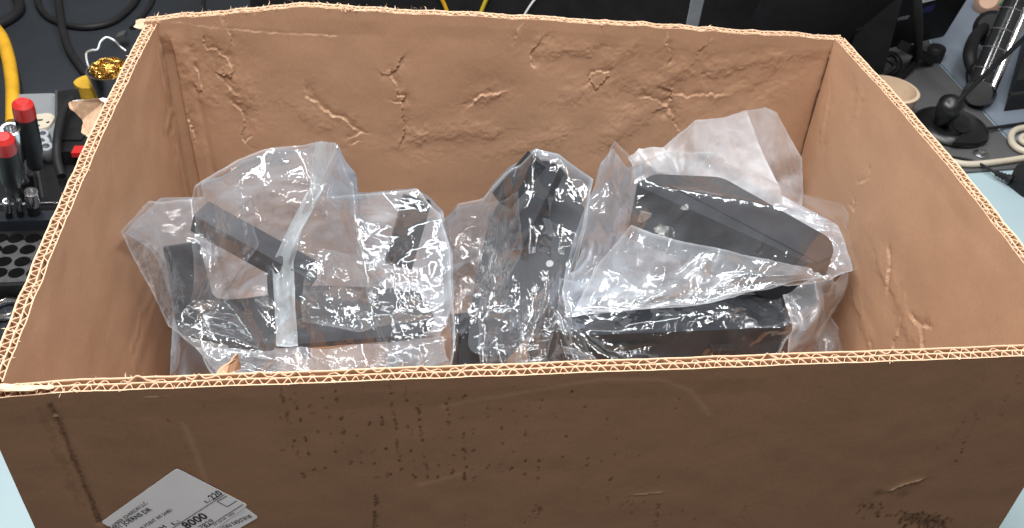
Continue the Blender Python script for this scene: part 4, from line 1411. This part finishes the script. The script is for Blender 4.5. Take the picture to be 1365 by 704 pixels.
# chrome pole with black bands, headphones, dark unit behind
pole = thing('clear_tube_pole', onD(1318, 120), 'shiny slanted tube pole with thin bands rising from a black foot', 'pole')
p0, p1 = onD(1303, 122, .02), atY(1368, -30, onD(1303, 122)[1] + .05)
bm = bmesh.new(); lathe(bm, p0, p1, [(0, .017), (1, .017)], 28); bm_obj('tube', bm, simple('smoked_tube', (.05, .052, .055), .12, .5, var=.2), pole)
side = nrm(np.cross(p1 - p0, FWD)); side = side if side[0] > 0 else -side
bm = bmesh.new(); lathe(bm, p0 + side * .014 - FWD * .012, p1 + side * .014 - FWD * .012, [(0, .006), (1, .006)], 16); bm_obj('highlight_rod', bm, M_CHROME, pole)  # chrome rod on the viewed side stands in for the tube's bright highlight
for t in (.18, .36, .52, .70, .86):
    c_ = p0 + (p1 - p0) * t; d_ = nrm(p1 - p0)
    bm = bmesh.new(); lathe(bm, c_ - d_ * .0008, c_ + d_ * .0008, [(0, .0176), (1, .0176)], 28); bm_obj('band', bm, simple('band_grey', (.10, .10, .11), .5) if 'band_grey' not in bpy.data.materials else bpy.data.materials['band_grey'], pole)
bm = bmesh.new(); lathe(bm, onD(1305, 126, .0033), onD(1305, 124, .030), [(0, .024), (.6, .022), (1, .018)], 32); bm_obj('foot', bm, M_BLACKG, pole)

hp_ = thing('headphones', onD(1310, 100), 'black padded headphones lying behind the shiny tube pole', 'headphones')
hb = spline([onD(1318, 33, .05), onD(1301, 48, .055), onD(1293, 70, .05), onD(1296, 90, .035), onD(1306, 104, .02)], 10)
bm = bmesh.new(); tube(bm, hb, .009, 14, radii=[.010 - .003 * abs(k / len(hb) - .5) for k in range(len(hb))]); bm_obj('headband', bm, M_RUBBER, hp_)
bm = bmesh.new(); e0 = onD(1322, 42, .04); lathe(bm, e0, e0 + np.array([-.02, -.02, .02]), [(0, .024), (.3, .028), (.8, .026), (1, .018)], 28); bm_obj('ear_cup', bm, M_BLACK, hp_)
bm = bmesh.new(); e0 = onD(1312, 100, .03); lathe(bm, e0, e0 + np.array([-.018, -.012, .016]), [(0, .016), (.3, .019), (.8, .017), (1, .011)], 28); bm_obj('ear_cup', bm, M_BLACK, hp_)
bm = bmesh.new(); tube(bm, spline([onD(1330, 28, .06), onD(1318, 22, .065), onD(1309, 22, .06)], 8), .006, 10); bm_obj('microphone_arm', bm, M_BLACK, hp_)
cable('cable', [onD(1294, 88, .02), onD(1289, 97, .006), onD(1290, 118, .003), onD(1288, 135, .003)], .002, M_RUBBER, 'thin dark lead dropping from the black headphones')

un = thing('laptop_base', onD(1375, 95), 'black equipment case at the frame edge behind the microphone boom', 'case')
bm = bmesh.new(); prism(bm, [onD(1338, 148, .004)] + [onD(*c_, .004) for c_ in ((1470, 132), (1520, 20), (1372, 18))], (0, 0, .05)); bm_obj('case_shell', bm, M_BLACK, un, bevel=.006)
part_bar('edge_trim', onD(1346, 126, .055), onD(1420, 118, .055), .004, .003, M_BLACKG, un, .001)
pc_ = onD(1322, 8, .01)
toy = thing('spool', pc_, 'small peach and green plastic spool beside the headphones', 'spool')
bm = bmesh.new(); lathe(bm, onD(1322, 10, .002), onD(1318, 0, .03), [(0, .012), (.2, .024), (.7, .026), (1, .015)], 24); bm_obj('spool_body', bm, M_PEACH, toy)
bm = bmesh.new(); lathe(bm, onD(1330, 12, .01), onD(1330, 2, .03), [(0, .008), (.5, .011), (1, .006)], 18); bm_obj('green_cap', bm, M_GREEN, toy)

# beige cable, washers, black plug lead and brick on the right
cable('cable', [onD(1262, 214, .0075), onD(1290, 219, .0075), onD(1330, 216, .0075), onD(1380, 208, .0075), onD(1460, 190, .0075), onD(1560, 175, .0075)], .0045, M_BEIGE,
      'beige cable running straight along the edge of the grey mat')
cp = [onD(1420, 182, .008), onD(1385, 172, .008), onD(1362, 171, .009), onD(1349, 178, .009), (onD(1350, 192, .008)), onD(1366, 202, .008), onD(1392, 203, .008), onD(1470, 198, .008), onD(1570, 188, .008)]
cable('cable', cp, .0048, M_BEIGE, 'beige coiled cable end beyond the metal washer', n=14)
cable('cable', [onD(1385, 182, .008), onD(1366, 181, .009), onD(1361, 187, .009), onD(1372, 193, .008), onD(1390, 192, .008), onD(1410, 184, .008)], .0042, M_BEIGE, 'inner turn of the beige coiled cable', n=14)
ws = thing('snap_stud', onD(1307, 210), 'small round metal snap stud on the grey mat near the beige cable', 'stud')
wc = onD(1306, 209)
bm = bmesh.new(); lathe(bm, wc + [0, 0, .0034], wc + [0, 0, .0055], [(0, .0105), (.7, .0105), (1, .0095), (1, .0070)], 32); bm_obj('washer', bm, M_STEEL, ws)
bm = bmesh.new(); lathe(bm, wc + [0, 0, .0052], wc + [0, 0, .011], [(0, .0065), (.8, .0065), (1, .0058), (1, .0042), (.3, .004), (.3, .0005)], 28, caps=False); bm_obj('stud_ring', bm, M_CHROME, ws)
pl = thing('power_lead', onD(1350, 245), 'thin black lead ending in a black plug adapter at the frame edge', 'lead')
bm = bmesh.new(); tube(bm, spline([onD(1255, 208, .005), onD(1285, 212, .006), onD(1305, 218, .009), onD(1328, 231, .009)], 10), .0020, 8); bm_obj('lead', bm, M_RUBBER, pl)
bm = bmesh.new(); a_, b_ = onD(1327, 230.5, .009), onD(1349, 240, .010)
lathe(bm, a_, b_, [(0, .0028), (.1, .0042), (.2, .003), (.3, .0046), (.4, .0034), (.5, .005), (.6, .0038), (.7, .0054), (1, .006)], 16); bm_obj('strain_relief', bm, M_RUBBER, pl)
bm = bmesh.new(); prism(bm, round_poly([onD(1342, 246, .0008), onD(1349, 234, .0008), onD(1378, 226, .0008), onD(1400, 240, .0008), onD(1385, 262, .0008), onD(1365, 264, .0008)], .006, 4), (0, 0, .017)); bm_obj('adapter', bm, M_BLACK, pl, bevel=.002)
for x, y in ((1353, 240), (1361, 233)):
    bm = bmesh.new(); c_ = onD(x, y, .0174); lathe(bm, c_, c_ + np.array([0, 0, .0008]), [(0, .0022), (1, .002)], 12); bm_obj('screw_head', bm, M_BLACKG, pl)

# ------------------------------------------------------------------ left side: cables, tip cleaner, tools
cable('cable', [onD(48, -12, .0085), onD(52, 8, .0085), onD(66, 24, .0085), onD(92, 34, .0085), onD(122, 36, .0085), onD(152, 28, .0085), onD(176, 8, .0085), onD(186, -10, .0085)], .0052, M_RUBBER,
      'black cable looping in a wide arc on the slate mat')
cable('cable', [onD(76, -14, .018), onD(79, 12, .016), onD(84, 42, .014), (onD(93, 68, .011)), onD(110, 93, .009), onD(118, 104, .008), onD(114, 118, .008), onD(112, 130, .008)], .0058, M_RUBBER,
      'thick black cable crossing over the arc towards the tip cleaner')
cable('cable', [onD(206, -8, .006), onD(200, 8, .006), onD(186, 26, .006), onD(176, 38, .006)], .0042, M_RUBBER, 'short black cable on the slate mat next to the torn corner')
cable('cable', [onD(20, -10, .01), onD(26, 6, .01), onD(24, 16, .01), onD(10, 27, .01), onD(-14, 38, .01)], .008, M_RUBBER, 'thick black hose curving round at the corner of the slate mat')
cable('cable', [onD(-10, 34, .05), onD(2, 50, .05), onD(11, 78, .045), onD(16, 110, .035), onD(17, 135, .03), onD(17, 165, .02)], .0088, M_YELLOW, 'thick yellow cable arching down beside the screwdrivers')
cable('cable', [onD(271, -8, .006), onD(271, 30, .006)], .0030, M_RUBBER, 'thin black cable running straight away behind the box')

tcz = onD(139, 118)
tcl = thing('tip_cleaner', tcz, 'soldering tip cleaner with brass wool in a bent wire holder behind the box', 'tip cleaner')
c0 = np.array([onD(145, 93, .054)[0], onD(145, 93, .054)[1], DESK + .004])
top_c = c0 + [0, 0, .050]
bm = bmesh.new(); lathe(bm, c0, top_c, [(0, .019), (.05, .022), (.9, .028), (1, .029), (1, .027), (.8, .026), (.6, .001)], 36, caps=False); bm_obj('cup', bm, M_STEEL, tcl)
r = np.random.default_rng(5); bw = []
ang = 0; pts = []
for k in range(420):
    ang += r.uniform(.5, 1.1); rr = .023 * math.sqrt(r.random())
    pts.append(top_c + np.array([rr * math.cos(ang), rr * math.sin(ang), r.uniform(-.006, .006) + .006 * (1 - (rr / .023) ** 2)]))
bm = bmesh.new(); tube(bm, spline(pts, 3), .0010, 5); bm_obj('brass_wool', bm, M_BRASS, tcl)
wz = lambda x, y, h: onD(x, y, h)
bm = bmesh.new(); tube(bm, spline([wz(134, 108, .03), wz(127, 100, .04), wz(118, 88, .055), wz(115, 72, .065), wz(122, 67, .07), wz(130, 66, .07), wz(134, 56, .075), wz(142, 50, .078), wz(152, 54, .075), wz(160, 62, .065), wz(168, 68, .06)], 6), .0014, 8); bm_obj('wire_holder', bm, simple('tinned_wire', (.75, .76, .78), .42, .6), tcl)
bm = bmesh.new(); obox(bm, onD(163, 48, .02), (.006, 0, .002), (0, .008, 0), (-.001, 0, .004)); bm_obj('wire_clip', bm, M_STEEL, tcl)
bm = bmesh.new(); prism(bm, round_poly([onD(102, 132, .004), onD(112, 124, .004), onD(138, 118, .004), onD(160, 128, .004), onD(150, 140, .004), onD(112, 140, .004)], .008, 4), (0, 0, .025))
tag(bm_obj('sponge', bm, simple('yellow_sponge', (.60, .36, .03), .9, bump=.6, bscale=300), bevel=.003), 'yellow sponge block beside the soldering tip cleaner', 'sponge')

# outlet strip and switch box
os_ = thing('outlet_strip', onD(60, 180), 'silver outlet strip with a beige socket behind the red-capped screwdrivers', 'outlet strip')
bm = bmesh.new(); prism(bm, round_poly([onD(36, 235, .004), onD(30, 153, .004), onD(80, 151, .004), onD(90, 160, .004), onD(92, 235, .004)], .006, 4), (0, 0, .03)); bm_obj('strip_body', bm, M_SILVER, os_, bevel=.003)
bm = bmesh.new(); prism(bm, round_poly([onD(44, 156, .0345), onD(66, 153, .0345), onD(75, 158, .0345), onD(66, 172, .0345), onD(48, 176, .0345)], .006, 4), (0, 0, .003)); so = bm_obj('socket', bm, M_BEIGE, os_, bevel=.0008)
for a1_, b1_ in (((50, 160.5), (57, 160)), ((46, 168), (53, 167.5)), ((62, 164), (66, 162.5))):
    bm = bmesh.new(); bar(bm, onD(*a1_, .0375), onD(*b1_, .0375), .003, .001); bm_obj('socket_slot', bm, M_BLACK, so, smooth=False)
sw = thing('switch_box', onD(100, 190), 'small black switch box with a red rocker beside the torn flap', 'switch box')
bm = bmesh.new(); prism(bm, [onD(88, 240, .004), onD(87, 158, .004), onD(114, 154, .004), onD(130, 240, .004)], (0, 0, .04)); bm_obj('box_shell', bm, M_BLACK, sw, bevel=.002)
bm = bmesh.new(); prism(bm, [onD(84, 240, .003), onD(84, 158, .003), onD(87, 157, .003), onD(88.5, 240, .003)], (0, 0, .041)); bm_obj('side_trim', bm, M_STEEL, sw, smooth=False)
bm = bmesh.new(); c_ = onD(105, 202, .0445); obox(bm, c_, (.006, 0, 0), (0, .008, 0), (0, 0, .003)); bm_obj('rocker', bm, M_RED, sw, bevel=.001)
bm = bmesh.new(); obox(bm, onD(100, 180, .0445), (.012, 0, 0), (0, .014, 0), (0, 0, .002)); bm_obj('socket_plate', bm, M_BLACKG, sw, bevel=.001)
cable('cable', [onD(96, 132, .06), onD(84, 150, .06), onD(77, 180, .06), onD(76, 210, .05), onD(82, 235, .04)], .0050, M_RUBBER, 'black cable bending down between the outlet strip and the switch box')

# tool rack with a perforated step, rod and tools
rk = thing('tool_rack', onD(20, 360), 'black perforated tool rack with a chrome rod, beside the left wall of the box', 'tool rack')
SH = -.275
sh = lambda x, y: atZ(x, y, SH)
bm = bmesh.new()
n1_, n2_ = 3, 4
ff = [sh(-40, 378), sh(70, 374), sh(94, 318), sh(-40, 322)]
prism(bm, ff, (0, 0, -.010)); bm_obj('perforated_step', bm, simple('grey_powder_coat', (.060, .060, .064), .6, var=.3, scale=200), rk, bevel=.001)
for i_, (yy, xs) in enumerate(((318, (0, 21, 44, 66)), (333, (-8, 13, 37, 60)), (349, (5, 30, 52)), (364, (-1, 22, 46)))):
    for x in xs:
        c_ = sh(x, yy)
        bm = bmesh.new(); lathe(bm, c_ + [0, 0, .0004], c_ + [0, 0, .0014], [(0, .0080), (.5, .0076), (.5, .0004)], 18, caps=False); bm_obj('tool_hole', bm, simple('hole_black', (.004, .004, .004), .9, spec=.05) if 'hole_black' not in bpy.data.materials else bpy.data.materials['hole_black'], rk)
bm = bmesh.new(); prism(bm, [sh(-40, 379), sh(69, 375), sh(67, 379), sh(-40, 383)], (0, 0, -(SH - DESK) + .001)); bm_obj('front_plate', bm, M_BLACK, rk, bevel=.001)
bm = bmesh.new(); prism(bm, [sh(-40, 321), sh(96, 316), sh(128, 205), sh(-40, 205)], (0, 0, -.020)); bm_obj('tool_bed', bm, M_BLACK, rk, bevel=.002)
bm = bmesh.new(); tube(bm, [sh(-30, 286) + [0, 0, .012], sh(105, 282) + [0, 0, .012]], .0022, 12); bm_obj('rod', bm, M_CHROME, rk)
part_bar('riser', sh(-40, 303) + [0, 0, .006], sh(98, 299) + [0, 0, .006], .018, .014, M_CHAR, rk, .002)
bm = bmesh.new(); prism(bm, [onD(-30, 490, .002), onD(-8, 482, .002), onD(30, 416, .002), onD(50, 388, .002), onD(-30, 392, .002)], (0, 0, .006))
tag(bm_obj('tool_tray', bm, M_CHAR, bevel=.001), 'dark flat tray in front of the perforated rack, holding a ring spanner', 'tray')


def screwdriver(cap, foot, Yc, r_, label, lean=0.0):
    bot = sh(*foot); top = atY(*cap, bot[1] + Yc)
    t = thing('screwdriver', bot, label, 'screwdriver')
    d = nrm(top - bot); L = np.linalg.norm(top - bot)
    hb_ = bot + d * L * .34
    bm = bmesh.new(); lathe(bm, hb_, top - d * .012, [(0, r_ * .55), (.08, r_ * .8), (.2, r_ * .72), (.35, r_), (.9, r_ * 1.02), (1, r_)], 14); bm_obj('handle', bm, M_BLACK, t)
    bm = bmesh.new(); lathe(bm, top - d * .0122, top + d * .008, [(0, r_ * 1.03), (.35, r_ * 1.05), (.8, r_ * .98), (1, r_ * .6)], 24); bm_obj('end_cap', bm, M_RED, t)
    bm = bmesh.new(); lathe(bm, bot, hb_, [(0, r_ * .3), (1, r_ * .3)], 12); bm_obj('shaft', bm, M_CHROME, t)


screwdriver((31, 143), (56, 262), -.02, .0105, 'black screwdriver with a red cap standing upright beside the outlet strip')
screwdriver((5, 189), (27, 292), -.03, .0105, 'black screwdriver with a red cap leaning next to the chrome socket driver')


def nut_driver(cap, foot, Yc, r_, label, name='socket_driver'):
    bot = sh(*foot); top = atY(*cap, bot[1] + Yc)
    t = thing(name, bot, label, 'tool', None)
    d = nrm(top - bot)
    bm = bmesh.new(); lathe(bm, bot, top, [(0, r_ * .55), (.55, r_ * .55), (.6, r_), (1, r_), (1, r_ * .75), (.85, r_ * .7), (.85, .0004)], 24, caps=False); bm_obj('socket_shaft', bm, M_CHROME, t)
    bm = bmesh.new(); lathe(bm, bot + d * .01, bot + d * .03, [(0, r_ * .9), (1, r_ * .9)], 16); bm_obj('collar', bm, M_BLACKG, t)


nut_driver((14, 172), (33, 262), -.03, .0095, 'large chrome socket driver standing between the two red-capped screwdrivers')
nut_driver((24, 160), (43, 258), -.02, .0050, 'slim chrome socket driver leaning beside the taller red-capped screwdriver')
nut_driver((41, 256), (48, 296), -.01, .0070, 'short chrome socket standing in the rack behind the rod')
nut_driver((9, 268), (14, 300), -.01, .0038, 'thin short bit standing in the rack under a screwdriver')
nut_driver((24, 266), (29, 299), -.01, .0034, 'thinnest steel bit in the rack between the short sockets')
ck = thing('hex_adapter', sh(60, 225), 'bright chrome universal joint adapter lying in the rack near the switch box', 'adapter')
for x, y, r_ in ((58, 206, .013), (66, 212, .009), (62, 195, .008), (54, 214, .008)):
    c_ = sh(x, y) + [0, 0, .012]
    bm = bmesh.new(); lathe(bm, c_ - np.array([0, 0, .011]), c_ + np.array([.003, -.006, .01]), [(0, r_ * .8), (.3, r_), (.8, r_), (1, r_ * .8), (1, r_ * .45), (.7, r_ * .4), (.7, .0005)], 24, caps=False); bm_obj('knuckle', bm, M_SILVER, ck)

# ring spanner on the tray
sp = thing('ring_spanner', onD(8, 415), 'chrome ring spanner lying on the dark tray beside the box', 'spanner')
c_ = onD(8, 412, .012); 
bm = bmesh.new()
maj, mi = .0125, .0034
prev = None; rings = []
for k in range(36):
    a = 2 * math.pi * k / 36
    rings.append([bm.verts.new(V3(c_ + np.array([math.cos(a) * (maj + mi * math.cos(b)), math.sin(a) * (maj + mi * math.cos(b)), mi * 1.2 * math.sin(b)]))) for b in [2 * math.pi * j / 10 for j in range(10)]])
for k in range(36):
    A_, B_ = rings[k], rings[(k + 1) % 36]
    for j in range(10): bm.faces.new((A_[j], A_[(j + 1) % 10], B_[(j + 1) % 10], B_[j]))
bm_obj('ring', bm, M_CHROME, sp)
part_bar('handle', c_ + np.array([-.006, -.012, -.0005]), onD(-28, 462, .011), .011, .005, M_CHROME, sp, .0018)
cable('steel_pin', [onD(18, 418, .011), onD(28, 395, .011)], .0016, M_STEEL, 'thin steel pin lying behind the ring spanner', 'pin')
